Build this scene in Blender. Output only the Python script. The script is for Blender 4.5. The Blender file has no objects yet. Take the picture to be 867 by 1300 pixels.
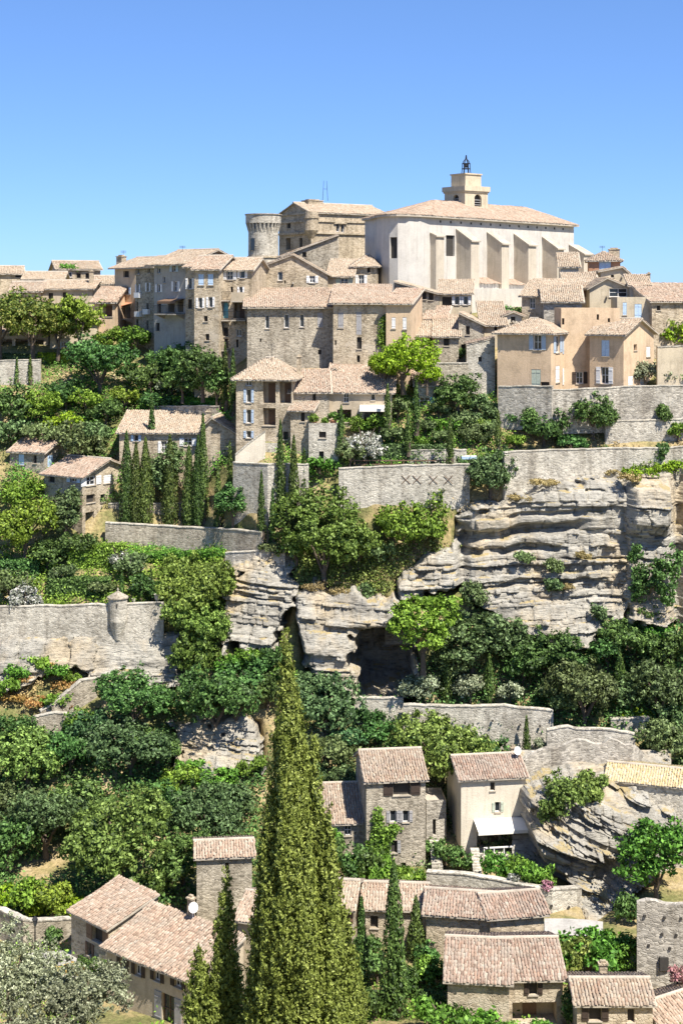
import bpy, math, random
import numpy as np
from mathutils import Vector

# ------------------------------------------------------------------ camera, sky, sun, exposure
F, CX, HY, EYE = 1840.0, 433.5, 375.0, 60.0          # focal length in photo pixels, axis column, horizon row, eye height
SUN_AZ, SUN_EL = math.radians(38), math.radians(57)  # sun stands behind the viewer, 38 degrees to the right
sc = bpy.context.scene
cam_data = bpy.data.cameras.new('camera')
cam = bpy.data.objects.new('camera', cam_data)
sc.collection.objects.link(cam)
cam.location = (0, 0, EYE); cam.rotation_euler = (math.radians(90), 0, 0)
cam_data.sensor_fit = 'VERTICAL'; cam_data.sensor_height = 36; cam_data.lens = F / 1300 * 36
cam_data.shift_y = -(650 - HY) / 1300
cam_data.clip_start = 0.5; cam_data.clip_end = 60000
sc.camera = cam
world = bpy.data.worlds.new('World'); sc.world = world; world.use_nodes = True
wn = world.node_tree.nodes; wl = world.node_tree.links
sky = wn.new('ShaderNodeTexSky'); sky.sky_type = 'NISHITA'; sky.sun_disc = False
sky.sun_elevation = SUN_EL; sky.altitude = 400; sky.air_density = 0.6; sky.dust_density = 0.3; sky.ozone_density = 10
sun_to = Vector((math.sin(SUN_AZ) * math.cos(SUN_EL), -math.cos(SUN_AZ) * math.cos(SUN_EL), math.sin(SUN_EL)))
sky.sun_rotation = math.atan2(sun_to.x, sun_to.y)
sky_gamma = wn.new('ShaderNodeGamma'); sky_gamma.inputs[1].default_value = .68        # evens the sky out, as the camera's own curve does
sky_tint = wn.new('ShaderNodeVectorMath'); sky_tint.operation = 'MULTIPLY'; sky_tint.inputs[1].default_value = (.92, 1.14, 1.46)
wl.new(sky.outputs[0], sky_gamma.inputs[0]); wl.new(sky_gamma.outputs[0], sky_tint.inputs[0])
wl.new(sky_tint.outputs[0], wn['Background'].inputs[0]); wn['Background'].inputs[1].default_value = 0.118
sl = bpy.data.lights.new('sun', 'SUN'); sl.energy = 5.0; sl.angle = math.radians(0.5); sl.color = (1, 0.94, 0.835)
so = bpy.data.objects.new('sun', sl); sc.collection.objects.link(so)
so.rotation_euler = sun_to.to_track_quat('Z', 'Y').to_euler(); so.location = (60, -60, 150)
sc.view_settings.view_transform = 'Standard'; sc.view_settings.look = 'None'
sc.view_settings.exposure = 0.95; sc.view_settings.gamma = 1
sc.cycles.max_bounces = 5; sc.cycles.transparent_max_bounces = 4

rng = np.random.default_rng(7)
COL = sc.collection

# ------------------------------------------------------------------ helpers
def P(px, py, D):
    return np.array([(px - CX) / F * D, D, EYE - (py - HY) / F * D])
def proj(p):
    return CX + p[0] / p[1] * F, HY - (p[2] - EYE) / p[1] * F
def hit(px, py, p0, n):
    r = np.array([(px - CX) / F, 1.0, -(py - HY) / F]); c = np.array([0, 0, EYE])
    return c + r * (np.dot(p0 - c, n) / np.dot(r, n))
def sstep(a, b, x):
    t = np.clip((x - a) / (b - a), 0, 1); return t * t * (3 - 2 * t)
def _h(i, j, k):
    n = (i * 374761393 + j * 668265263 + k * 2147483647 * 31 + 1274126177) & 0xffffffff
    n = ((n ^ (n >> 13)) * 1274126177) & 0xffffffff
    n = ((n ^ (n >> 16)) * 2246822519) & 0xffffffff
    return ((n ^ (n >> 15)) & 0xffff) / 65535.0
def vnoise(x, y, z=0.0):
    x, y, z = np.broadcast_arrays(np.asarray(x, float), np.asarray(y, float), np.asarray(z, float))
    i, j, k = [np.floor(a).astype(np.int64) for a in (x, y, z)]
    f = [a - b for a, b in ((x, i), (y, j), (z, k))]; f = [t * t * (3 - 2 * t) for t in f]
    r = 0
    for a in (0, 1):
        for b in (0, 1):
            for c in (0, 1):
                r = r + _h(i + a, j + b, k + c) * (f[0] if a else 1 - f[0]) * (f[1] if b else 1 - f[1]) * (f[2] if c else 1 - f[2])
    return r * 2 - 1
def fbm(x, y, z=0.0, o=3):
    r, a = 0, 1.0
    for q in range(o):
        r = r + a * vnoise(x * 2 ** q + 17 * q, y * 2 ** q, z * 2 ** q); a *= .5
    return r

def mesh_np(name, V, Q, smooth=False):
    V = np.asarray(V, np.float32).reshape(-1, 3); Q = np.asarray(Q, np.int32); k = Q.shape[1]
    m = bpy.data.meshes.new(name)
    m.vertices.add(len(V)); m.vertices.foreach_set('co', V.ravel())
    m.loops.add(Q.size); m.loops.foreach_set('vertex_index', Q.ravel())
    m.polygons.add(len(Q)); m.polygons.foreach_set('loop_start', np.arange(0, Q.size, k, dtype=np.int32))
    m.polygons.foreach_set('loop_total', np.full(len(Q), k, np.int32))
    if smooth: m.polygons.foreach_set('use_smooth', np.ones(len(Q), bool))
    m.update(); return m
def grid_quads(nr, nc):
    a = np.arange(nr * nc).reshape(nr, nc)
    return np.stack([a[:-1, :-1], a[:-1, 1:], a[1:, 1:], a[1:, :-1]], -1).reshape(-1, 4)
class MB:                                             # collects faces of one mesh
    def __init__(s): s.v = []; s.f = []
    def poly(s, pts):
        i = len(s.v); s.v += [tuple(map(float, p)) for p in pts]; s.f.append(tuple(range(i, i + len(pts))))
    def quad(s, a, b, c, d): s.poly((a, b, c, d))
    def hexa(s, b, t):                                # bottom 4, top 4 (ccw from above)
        i = len(s.v); s.v += [tuple(map(float, p)) for p in list(b) + list(t)]; n = len(b)
        s.f.append(tuple(i + k for k in reversed(range(n)))); s.f.append(tuple(i + n + k for k in range(n)))
        for k in range(n): s.f.append((i + k, i + (k + 1) % n, i + n + (k + 1) % n, i + n + k))
    def box(s, o, d, b, x0, x1, y0, y1, z0, z1):      # frame o, along d, back b
        c = lambda x, y, z: o + d * x + b * y + np.array([0, 0, z])
        s.hexa([c(x0, y0, z0), c(x1, y0, z0), c(x1, y1, z0), c(x0, y1, z0)], [c(x0, y0, z1), c(x1, y0, z1), c(x1, y1, z1), c(x0, y1, z1)])
    def cyl(s, c, r0, r1, z0, z1, n=20):
        a = [i * 2 * math.pi / n for i in range(n)]
        s.hexa([(c[0] + r0 * math.cos(t), c[1] + r0 * math.sin(t), z0) for t in a], [(c[0] + r1 * math.cos(t), c[1] + r1 * math.sin(t), z1) for t in a])
    def tube(s, a, b, r0, r1, n=7):
        a = Vector(a); b = Vector(b); q = (b - a).to_track_quat('Z', 'Y')
        ring = lambda c, r: [c + q @ Vector((r * math.cos(i * 2 * math.pi / n), r * math.sin(i * 2 * math.pi / n), 0)) for i in range(n)]
        s.hexa(ring(a, r0), ring(b, r1))
    def build(s, name, mat, parent=None, off=None):
        m = bpy.data.meshes.new(name); v = np.array(s.v)
        if off is not None: v = v - off
        m.from_pydata(v.tolist(), [], s.f); m.update()
        return obj(name, m, mat, parent)
def obj(name, mesh, mat=None, parent=None, loc=None):
    o = bpy.data.objects.new(name, mesh); COL.objects.link(o)
    if mat is not None and mesh is not None and not mesh.materials: mesh.materials.append(mat)
    if parent is not None: o.parent = parent
    if loc is not None: o.location = tuple(loc)
    return o
def tag(o, label=None, cat=None, group=None, kind=None):
    for k, v in (('label', label), ('category', cat), ('group', group), ('kind', kind)):
        if v: o[k] = v
    return o
def thing(name, loc, label, cat, group=None):
    return tag(obj(name, None, loc=loc), label, cat, group)

# ------------------------------------------------------------------ materials
def new_mat(name):
    m = bpy.data.materials.new(name); m.use_nodes = True; nt = m.node_tree
    b = nt.nodes['Principled BSDF']; b.inputs['Roughness'].default_value = .9
    b.inputs['Specular IOR Level'].default_value = .2
    def N(t, **kw):
        n = nt.nodes.new(t)
        for k, v in kw.items(): setattr(n, k, v)
        return n
    def L(a, b_): nt.links.new(a, b_)
    return m, nt, b, N, L
def ramp(N, stops):
    r = N('ShaderNodeValToRGB'); e = r.color_ramp.elements
    while len(e) < len(stops): e.new(.5)
    for el, (p, c) in zip(e, stops):
        el.position = p; el.color = (*c, 1)
    return r
def mixc(N, L, fac, a, b, mode='MIX'):
    n = N('ShaderNodeMix', data_type='RGBA', blend_type=mode)
    for i, v in ((0, fac), (6, a), (7, b)):
        if hasattr(v, 'is_output'): L(v, n.inputs[i])
        else: n.inputs[i].default_value = v if i == 0 else (*v, 1)
    return n.outputs[2]
def coords(N, L, scale=(1, 1, 1)):
    t = N('ShaderNodeTexCoord'); m = N('ShaderNodeMapping'); m.inputs['Scale'].default_value = scale
    L(t.outputs['Object'], m.inputs[0]); return m.outputs[0]
def noise(N, L, vec, scale, detail=4, rough=.6):
    n = N('ShaderNodeTexNoise'); n.inputs['Scale'].default_value = scale; n.inputs['Detail'].default_value = detail
    n.inputs['Roughness'].default_value = rough; L(vec, n.inputs['Vector']); return n.outputs['Fac']
def bump(N, L, b, h, strength, dist):
    n = N('ShaderNodeBump'); n.inputs['Strength'].default_value = strength; n.inputs['Distance'].default_value = dist
    L(h, n.inputs['Height']); L(n.outputs[0], b.inputs['Normal'])
def mul(c, k): return tuple(min(1, x * k) for x in c)
def mat_stone(name, c1, c2, mortar, scale=4.2, flat=1.6, render=0.0):
    c1, c2, mortar = mul(c1, .84), mul(c2, .84), mul(mortar, .84)
    m, nt, b, N, L = new_mat(name)
    v = coords(N, L, (1, 1, flat)); wob = N('ShaderNodeTexNoise'); wob.inputs['Scale'].default_value = 2.0; L(v, wob.inputs['Vector'])
    add = N('ShaderNodeVectorMath', operation='MULTIPLY_ADD'); L(wob.outputs['Color'], add.inputs[0]); add.inputs[1].default_value = (.25, .25, .25); L(v, add.inputs[2])
    vo = N('ShaderNodeTexVoronoi'); vo.inputs['Scale'].default_value = scale; L(add.outputs[0], vo.inputs['Vector'])
    ve = N('ShaderNodeTexVoronoi', feature='DISTANCE_TO_EDGE'); ve.inputs['Scale'].default_value = scale; L(add.outputs[0], ve.inputs['Vector'])
    sep = N('ShaderNodeSeparateColor'); L(vo.outputs['Color'], sep.inputs[0])
    r = ramp(N, [(0, mul(c1, .70)), (.3, c1), (.75, c2), (1, mul(c2, 1.10))]); L(sep.outputs[0], r.inputs[0])
    er = ramp(N, [(.0, (1, 1, 1)), (.09, (0, 0, 0))]); L(ve.outputs['Distance'], er.inputs[0])
    c = mixc(N, L, er.outputs[0], r.outputs[0], mortar)
    big = noise(N, L, coords(N, L, (.5, .5, .35)), 1.0, 5)
    br = ramp(N, [(.3, (.64, .62, .59)), (.5, (.95, .94, .92)), (.68, (1.12, 1.10, 1.07))]); L(big, br.inputs[0])
    c = mixc(N, L, 1.0, c, br.outputs[0], 'MULTIPLY')
    st = noise(N, L, coords(N, L, (1.6, 1.6, .16)), 1.0, 5); sr = ramp(N, [(.36, (.60, .58, .56)), (.5, (1, 1, 1))]); L(st, sr.inputs[0])
    c = mixc(N, L, .6, c, sr.outputs[0], 'MULTIPLY')
    if render:                                        # patches of old render over the stones
        rn = noise(N, L, coords(N, L, (.4, .4, .5)), 1.6, 4); rr = ramp(N, [(.5 - render * .3, (1, 1, 1)), (.56 - render * .2, (0, 0, 0))]); L(rn, rr.inputs[0])
        c = mixc(N, L, rr.outputs[0], c, mortar)
    L(c, b.inputs['Base Color'])
    hr = ramp(N, [(0, (0, 0, 0)), (.14, (1, 1, 1))]); L(ve.outputs['Distance'], hr.inputs[0])
    mm = N('ShaderNodeMath', operation='MULTIPLY'); L(hr.outputs[0], mm.inputs[0]); L(sep.outputs[1], mm.inputs[1])
    bump(N, L, b, mm.outputs[0], .75, .06)
    return m
def mat_plaster(name, col, dirt=.72):
    col = mul(col, .86)
    m, nt, b, N, L = new_mat(name)
    n1 = noise(N, L, coords(N, L, (.8, .8, .8)), .8, 6, .65); r1 = ramp(N, [(.3, mul(col, dirt)), (.5, col), (.72, mul(col, 1.1))]); L(n1, r1.inputs[0])
    n2 = noise(N, L, coords(N, L, (2.4, 2.4, .22)), 1.2, 4); r2 = ramp(N, [(.32, (.72, .70, .68)), (.5, (1, 1, 1))]); L(n2, r2.inputs[0])
    c = mixc(N, L, .55, r1.outputs[0], r2.outputs[0], 'MULTIPLY')
    n3 = noise(N, L, coords(N, L), 9, 4); r3 = ramp(N, [(.3, (.82, .81, .8)), (.6, (1.04, 1.04, 1.04))]); L(n3, r3.inputs[0])
    c = mixc(N, L, .7, c, r3.outputs[0], 'MULTIPLY')
    L(c, b.inputs['Base Color']); bump(N, L, b, n3, .5, .05)
    return m
def mat_tiles(name, cols, lichen=(.42, .38, .30), amt=.5):
    cols = [mul(c, .86) for c in cols]; lichen = mul(lichen, .82)
    m, nt, b, N, L = new_mat(name)
    g = N('ShaderNodeNewGeometry'); n = len(cols)
    r = ramp(N, [(i / (n - 1), c) for i, c in enumerate(cols)]); L(g.outputs['Random Per Island'], r.inputs[0])
    nz = noise(N, L, coords(N, L), .9, 6, .7); lr = ramp(N, [(.42, (0, 0, 0)), (.68, (amt, amt, amt))]); L(nz, lr.inputs[0])
    c = mixc(N, L, lr.outputs[0], r.outputs[0], lichen)
    n2 = noise(N, L, coords(N, L), 7, 3); r2 = ramp(N, [(.3, (.7, .7, .7)), (.6, (1.08, 1.08, 1.08))]); L(n2, r2.inputs[0])
    L(mixc(N, L, 1.0, c, r2.outputs[0], 'MULTIPLY'), b.inputs['Base Color']); bump(N, L, b, n2, .3, .03)
    return m
def mat_plain(name, col, rough=.6, vary=.15, metal=0, spec=.3):
    m, nt, b, N, L = new_mat(name)
    n = noise(N, L, coords(N, L), 6, 4); r = ramp(N, [(.3, mul(col, 1 - vary)), (.7, mul(col, 1 + vary))]); L(n, r.inputs[0])
    L(r.outputs[0], b.inputs['Base Color']); b.inputs['Roughness'].default_value = rough; b.inputs['Metallic'].default_value = metal
    b.inputs['Specular IOR Level'].default_value = spec
    return m
def mat_leaf(name, dark, mid, light, trans=.2, hue=.03):
    dark = mul(dark, .62); mid = mul(mid, .92); light = mul(light, 1.06)  # dark leaf tone lowered to put deeper crown shade into the colour
    m, nt, b, N, L = new_mat(name)
    g = N('ShaderNodeNewGeometry'); oi = N('ShaderNodeObjectInfo')
    r = ramp(N, [(0, dark), (.5, mid), (.9, light), (1, mul(light, 1.25))]); L(g.outputs['Random Per Island'], r.inputs[0])
    h = N('ShaderNodeHueSaturation'); L(r.outputs[0], h.inputs['Color'])
    mr = N('ShaderNodeMapRange'); mr.inputs[3].default_value = .5 - hue; mr.inputs[4].default_value = .5 + hue * .6; L(oi.outputs['Random'], mr.inputs[0]); L(mr.outputs[0], h.inputs['Hue'])
    ml = N('ShaderNodeMath', operation='MULTIPLY'); ml.inputs[1].default_value = 7.31; L(oi.outputs['Random'], ml.inputs[0])
    fr = N('ShaderNodeMath', operation='FRACT'); L(ml.outputs[0], fr.inputs[0])
    mv = N('ShaderNodeMapRange'); mv.inputs[3].default_value = .78; mv.inputs[4].default_value = 1.2; L(fr.outputs[0], mv.inputs[0]); L(mv.outputs[0], h.inputs['Value'])
    L(h.outputs[0], b.inputs['Base Color']); b.inputs['Roughness'].default_value = .55; b.inputs['Specular IOR Level'].default_value = .25
    t = N('ShaderNodeBsdfTranslucent'); L(h.outputs[0], t.inputs[0])
    mx = N('ShaderNodeMixShader'); mx.inputs[0].default_value = trans
    L(b.outputs[0], mx.inputs[1]); L(t.outputs[0], mx.inputs[2]); L(mx.outputs[0], nt.nodes['Material Output'].inputs[0])
    return m
M = {}
M['grey_stone'] = mat_stone('grey_stone', (.38, .335, .265), (.52, .465, .375), (.52, .465, .38))
M['beige_stone'] = mat_stone('beige_stone', (.44, .365, .265), (.58, .495, .37), (.58, .495, .38), render=.35)
M['pale_stone'] = mat_stone('pale_stone', (.50, .465, .40), (.63, .59, .51), (.63, .59, .51), 3.8)
M['rough_stone'] = mat_stone('rough_stone', (.42, .39, .34), (.59, .55, .48), (.50, .46, .40), 3.2, 2.0)
M['warm_stone'] = mat_stone('warm_stone', (.48, .395, .285), (.61, .515, .385), (.60, .505, .38), render=.6)
M['white_plaster'] = mat_plaster('white_plaster', (.72, .645, .525), .9)
M['church_plaster'] = mat_plaster('church_plaster', (.62, .585, .53), .86)
M['buttress_shade_plaster'] = mat_plaster('buttress_shade_plaster', (.60, .525, .42), .85)  # church plaster turned beige, the shade of the buttress sides in its colour
M['cream_plaster'] = mat_plaster('cream_plaster', (.62, .53, .39))
M['ochre_plaster'] = mat_plaster('ochre_plaster', (.68, .51, .345))
M['pink_plaster'] = mat_plaster('pink_plaster', (.62, .48, .35))
M['grey_plaster'] = mat_plaster('grey_plaster', (.44, .42, .39))
M['beige_plaster'] = mat_plaster('beige_plaster', (.54, .45, .33))
M['brick_orange'] = mat_plaster('brick_orange', (.50, .28, .17))
M['tile_beige'] = mat_tiles('tile_beige', [(.30, .225, .16), (.46, .35, .25), (.54, .435, .325), (.38, .27, .19), (.60, .505, .40)], (.40, .355, .285), .65)
M['tile_pink'] = mat_tiles('tile_pink', [(.28, .20, .145), (.45, .32, .235), (.52, .40, .305), (.37, .25, .18), (.58, .475, .38)], (.38, .33, .265), .65)
M['tile_red'] = mat_tiles('tile_red', [(.22, .155, .12), (.38, .25, .185), (.44, .33, .26), (.29, .19, .145), (.49, .41, .34)], (.33, .295, .25), .7)
M['tile_old'] = mat_tiles('tile_old', [(.27, .20, .15), (.38, .28, .20), (.46, .36, .27), (.33, .22, .16), (.50, .42, .33)], (.36, .33, .28), .6)
M['tile_yellow'] = mat_tiles('tile_yellow', [(.42, .34, .17), (.56, .45, .24), (.60, .52, .34), (.50, .36, .18), (.64, .56, .40)], (.50, .44, .28), .5)
M['mortar'] = mat_plaster('mortar', (.50, .44, .36))
M['dark_wood'] = mat_plain('dark_wood', (.05, .035, .028), .7)
M['brown_wood'] = mat_plain('brown_wood', (.16, .10, .065), .7)
M['blue_paint'] = mat_plain('blue_paint', (.36, .44, .54), .6)
M['lightblue_paint'] = mat_plain('lightblue_paint', (.42, .55, .70), .6)
M['teal_paint'] = mat_plain('teal_paint', (.12, .36, .44), .5)
M['white_paint'] = mat_plain('white_paint', (.70, .69, .68), .6)
M['green_paint'] = mat_plain('green_paint', (.40, .44, .36), .6)
M['grey_paint'] = mat_plain('grey_paint', (.30, .29, .29), .6)
M['opening_shade'] = mat_plain('opening_shade', (.05, .045, .04), .9)  # near-black colour standing in for the shade inside openings and holes
M['iron'] = mat_plain('iron', (.035, .035, .038), .5, .2, .6)
M['canvas'] = mat_plain('canvas', (.80, .76, .68), .8, .05)
M['red_paint'] = mat_plain('red_paint', (.45, .05, .05), .5)
M['terracotta'] = mat_plain('terracotta', (.48, .22, .13), .8)
M['bark'] = mat_plain('bark', (.13, .10, .075), .9, .3)
M['road'] = mat_plaster('road', (.46, .44, .41))
def mat_glass():
    m, nt, b, N, L = new_mat('window_glass'); b.inputs['Base Color'].default_value = (.025, .03, .037, 1)
    b.inputs['Roughness'].default_value = .12; b.inputs['Specular IOR Level'].default_value = .6
    n = noise(N, L, coords(N, L), 1.5, 2); bump(N, L, b, n, .1, .05); return m
M['glass'] = mat_glass()
# foliage
M['leaf_dark'] = mat_leaf('leaf_dark', (0.030, 0.070, 0.017), (0.071, 0.148, 0.035), (0.137, 0.249, 0.065))
M['leaf_blue'] = mat_leaf('leaf_blue', (0.033, 0.075, 0.028), (0.073, 0.150, 0.054), (0.142, 0.255, 0.100))
M['leaf_holm'] = mat_leaf('leaf_holm', (0.061, 0.097, 0.019), (0.142, 0.209, 0.042), (0.254, 0.343, 0.083))
M['leaf_grey'] = mat_leaf('leaf_grey', (0.051, 0.083, 0.028), (0.112, 0.172, 0.059), (0.203, 0.290, 0.112))
M['leaf_fresh'] = mat_leaf('leaf_fresh', (0.051, 0.114, 0.014), (0.117, 0.249, 0.031), (0.203, 0.376, 0.053))
M['leaf_lime'] = mat_leaf('leaf_lime', (.10, .17, .010), (.20, .33, .018), (.31, .45, .03), hue=.012)
M['leaf_plane'] = mat_leaf('leaf_plane', (.07, .12, .02), (.13, .21, .03), (.25, .27, .06), hue=.012)
M['leaf_olive'] = mat_leaf('leaf_olive', (.105, .130, .065), (.21, .25, .14), (.36, .40, .26), .15)
M['leaf_cypress'] = mat_leaf('leaf_cypress', (0.028, 0.057, 0.012), (0.061, 0.112, 0.024), (0.112, 0.177, 0.041), .15)
M['leaf_cypress_near'] = mat_leaf('leaf_cypress_near', (.085, .120, .018), (.18, .235, .040), (.29, .35, .085), .25, hue=.01)
M['leaf_white'] = mat_leaf('leaf_white', (.08, .11, .05), (.34, .36, .28), (.68, .66, .62), .2)
M['leaf_pink'] = mat_leaf('leaf_pink', (.10, .11, .06), (.50, .22, .24), (.66, .36, .40), .2)
M['leaf_dry'] = mat_leaf('leaf_dry', (.22, .17, .07), (.38, .30, .13), (.48, .38, .17), .2, .02)
M['leaf_orange'] = mat_leaf('leaf_orange', (.26, .14, .04), (.42, .25, .07), (.46, .34, .12), .2, .02)
M['leaf_bright'] = mat_leaf('leaf_bright', (.07, .13, .012), (.15, .26, .03), (.25, .38, .05))
M['leaf_gold'] = mat_leaf('leaf_gold', (.065, .115, .018), (.145, .225, .038), (.235, .325, .07), hue=.015)
def mat_rock():
    m, nt, b, N, L = new_mat('limestone')
    n1 = noise(N, L, coords(N, L, (.3, .3, .9)), .9, 8, .65)
    r1 = ramp(N, [(.30, (.25, .235, .205)), (.44, (.39, .365, .315)), (.6, (.49, .46, .395)), (.8, (.56, .52, .445))]); L(n1, r1.inputs[0])
    n2 = noise(N, L, coords(N, L, (.5, .5, .22)), .40, 5, .6); r2 = ramp(N, [(.50, (0, 0, 0)), (.64, (.85, .85, .85))]); L(n2, r2.inputs[0])
    c = mixc(N, L, r2.outputs[0], r1.outputs[0], (.54, .445, .31))
    n3 = noise(N, L, coords(N, L, (.8, .8, 5.0)), 1.4, 9, .72); r3 = ramp(N, [(.37, (.16, .15, .14)), (.44, (.9, .9, .9)), (.6, (1.05, 1.05, 1.05))]); L(n3, r3.inputs[0])
    c = mixc(N, L, .7, c, r3.outputs[0], 'MULTIPLY')
    n5 = noise(N, L, coords(N, L, (1.2, 1.2, .5)), .8, 6, .7); r5 = ramp(N, [(.36, (.50, .49, .48)), (.52, (1, 1, 1))]); L(n5, r5.inputs[0])
    c = mixc(N, L, .6, c, r5.outputs[0], 'MULTIPLY')
    g = N('ShaderNodeNewGeometry'); sx = N('ShaderNodeSeparateXYZ'); L(g.outputs['True Normal'], sx.inputs[0])
    n4 = noise(N, L, coords(N, L), .5, 4); up = N('ShaderNodeMath', operation='MULTIPLY'); L(sx.outputs[2], up.inputs[0]); L(n4, up.inputs[1])
    ur = ramp(N, [(.50, (0, 0, 0)), (.56, (1, 1, 1))]); L(up.outputs[0], ur.inputs[0])
    c = mixc(N, L, ur.outputs[0], c, (.40, .32, .17))
    L(c, b.inputs['Base Color'])
    s = N('ShaderNodeMath', operation='ADD'); L(n3, s.inputs[0]); L(n5, s.inputs[1]); bump(N, L, b, s.outputs[0], 1.0, .35)
    return m
M['rock'] = mat_rock()
def mat_ground():
    m, nt, b, N, L = new_mat('hillside_earth')
    n1 = noise(N, L, coords(N, L), .22, 6, .65); r = ramp(N, [(.32, (.10, .12, .035)), (.46, (.20, .19, .075)), (.56, (.36, .28, .14)), (.72, (.46, .38, .25))]); L(n1, r.inputs[0])
    n2 = noise(N, L, coords(N, L), 3.5, 5, .7); r2 = ramp(N, [(.3, (.5, .5, .5)), (.62, (1.1, 1.1, 1.1))]); L(n2, r2.inputs[0])
    L(mixc(N, L, 1.0, r.outputs[0], r2.outputs[0], 'MULTIPLY'), b.inputs['Base Color']); bump(N, L, b, n2, .8, .2)
    return m
M['ground'] = mat_ground()

# ------------------------------------------------------------------ terrain
RT = np.array([(300, 232), (320, 222), (350, 210), (380, 198), (398, 178), (410, 168), (440, 160), (470, 156), (500, 152), (540, 148), (570, 145.5), (600, 143), (650, 141), (700, 139.5), (800, 136), (860, 134),
               (900, 132), (950, 129.5), (1000, 126.5), (1050, 123), (1100, 118), (1150, 111.6), (1200, 105), (1300, 93.5), (1335, 88), (1345, 72), (1355, 58), (1385, 40), (1480, 22), (1700, 13), (2300, 8)])
LT = np.array([(300, 225), (320, 212), (350, 198), (400, 181), (440, 172), (500, 162), (550, 156), (600, 151), (660, 147.5), (690, 145.5), (705, 143.5), (760, 138.5), (800, 136), (860, 134),
               (900, 132), (950, 129.5), (1000, 126.5), (1050, 123), (1100, 118), (1150, 111.6), (1200, 105), (1300, 93.5), (1335, 88), (1345, 72), (1355, 58), (1385, 40), (1480, 22), (1700, 13), (2300, 8)])
def Dt(px, py):
    w = sstep(340, 230, np.asarray(px, float))
    return np.interp(py, RT[:, 0], RT[:, 1]) * (1 - w) + np.interp(py, LT[:, 0], LT[:, 1]) * w
def G(px, py, dz=0):
    p = P(px, py, float(Dt(px, py))); p[2] += dz; return p
def sdist(px, py, poly):                               # signed distance (inside > 0), pixels
    poly = np.array(poly, float); inside = np.zeros(px.shape, bool); best = np.full(px.shape, 1e9)
    for i in range(len(poly)):
        x0, y0 = poly[i]; x1, y1 = poly[(i + 1) % len(poly)]
        inside ^= ((y0 > py) != (y1 > py)) & (px < (x1 - x0) * (py - y0) / ((y1 - y0) or 1e-9) + x0)
        dx, dy = x1 - x0, y1 - y0; t = np.clip(((px - x0) * dx + (py - y0) * dy) / (dx * dx + dy * dy + 1e-9), 0, 1)
        best = np.minimum(best, np.hypot(px - x0 - t * dx, py - y0 - t * dy))
    return np.where(inside, best, -best)
SKYX = [-500, 0, 60, 150, 200, 300, 330, 400, 500, 730, 780, 867, 1370]
SKYY = [400, 398, 398, 410, 408, 385, 360, 350, 360, 372, 382, 398, 404]
CLIFFS = {
 'a': dict(poly=[(-60, 806), (60, 806), (130, 802), (222, 800), (232, 812), (232, 872), (205, 884), (150, 880), (120, 866), (95, 850), (40, 868), (0, 884), (-60, 884)], fwd=.6, tilt=-.04, seed=3, amp=.8),
 'b': dict(poly=[(281, 745), (296, 715), (326, 696), (368, 694), (376, 745), (366, 800), (352, 836), (300, 830), (282, 805)], fwd=.9, tilt=.10, seed=5, amp=.8),
 'c': dict(poly=[(378, 756), (400, 742), (470, 752), (508, 762), (530, 800), (530, 890), (452, 890), (425, 876), (398, 858), (384, 840), (379, 800)], fwd=2.2, tilt=.05, seed=9, amp=1.0),
 'd': dict(poly=[(498, 735), (540, 702), (575, 694), (577, 655), (600, 640), (650, 632), (690, 612), (782, 606), (806, 640), (806, 770), (745, 822), (690, 818), (600, 768), (585, 748), (505, 766)], fwd=1.4, tilt=-.035, seed=13, amp=1.0),
 'e': dict(poly=[(784, 612), (800, 602), (867, 594), (1010, 590), (1010, 800), (792, 792), (786, 700)], fwd=1.5, tilt=.03, seed=17, amp=.9),
 'f': dict(poly=[(218, 926), (250, 914), (332, 916), (340, 980), (218, 980)], fwd=.7, tilt=.12, seed=21, amp=.7),
 'g': dict(poly=[(664, 1000), (690, 984), (770, 976), (818, 1004), (856, 1030), (846, 1100), (800, 1150), (755, 1172), (738, 1172), (733, 1125), (690, 1100), (676, 1060)], fwd=.6, tilt=.42, seed=27, amp=1.35, dfun=([960, 985, 1010, 1175], [123.5, 121, 118.6, 112.0])),
}
CAVE = [(446, 806), (474, 793), (530, 800), (530, 892), (456, 892), (447, 850)]
def pushback(px, py):
    o = np.zeros(px.shape)
    for c in CLIFFS.values():
        o = np.maximum(o, sstep(-4, 10, sdist(px, py, c['poly'])) * 2.6)
    return o + sstep(-3, 10, sdist(px, py, CAVE)) * 7
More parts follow.
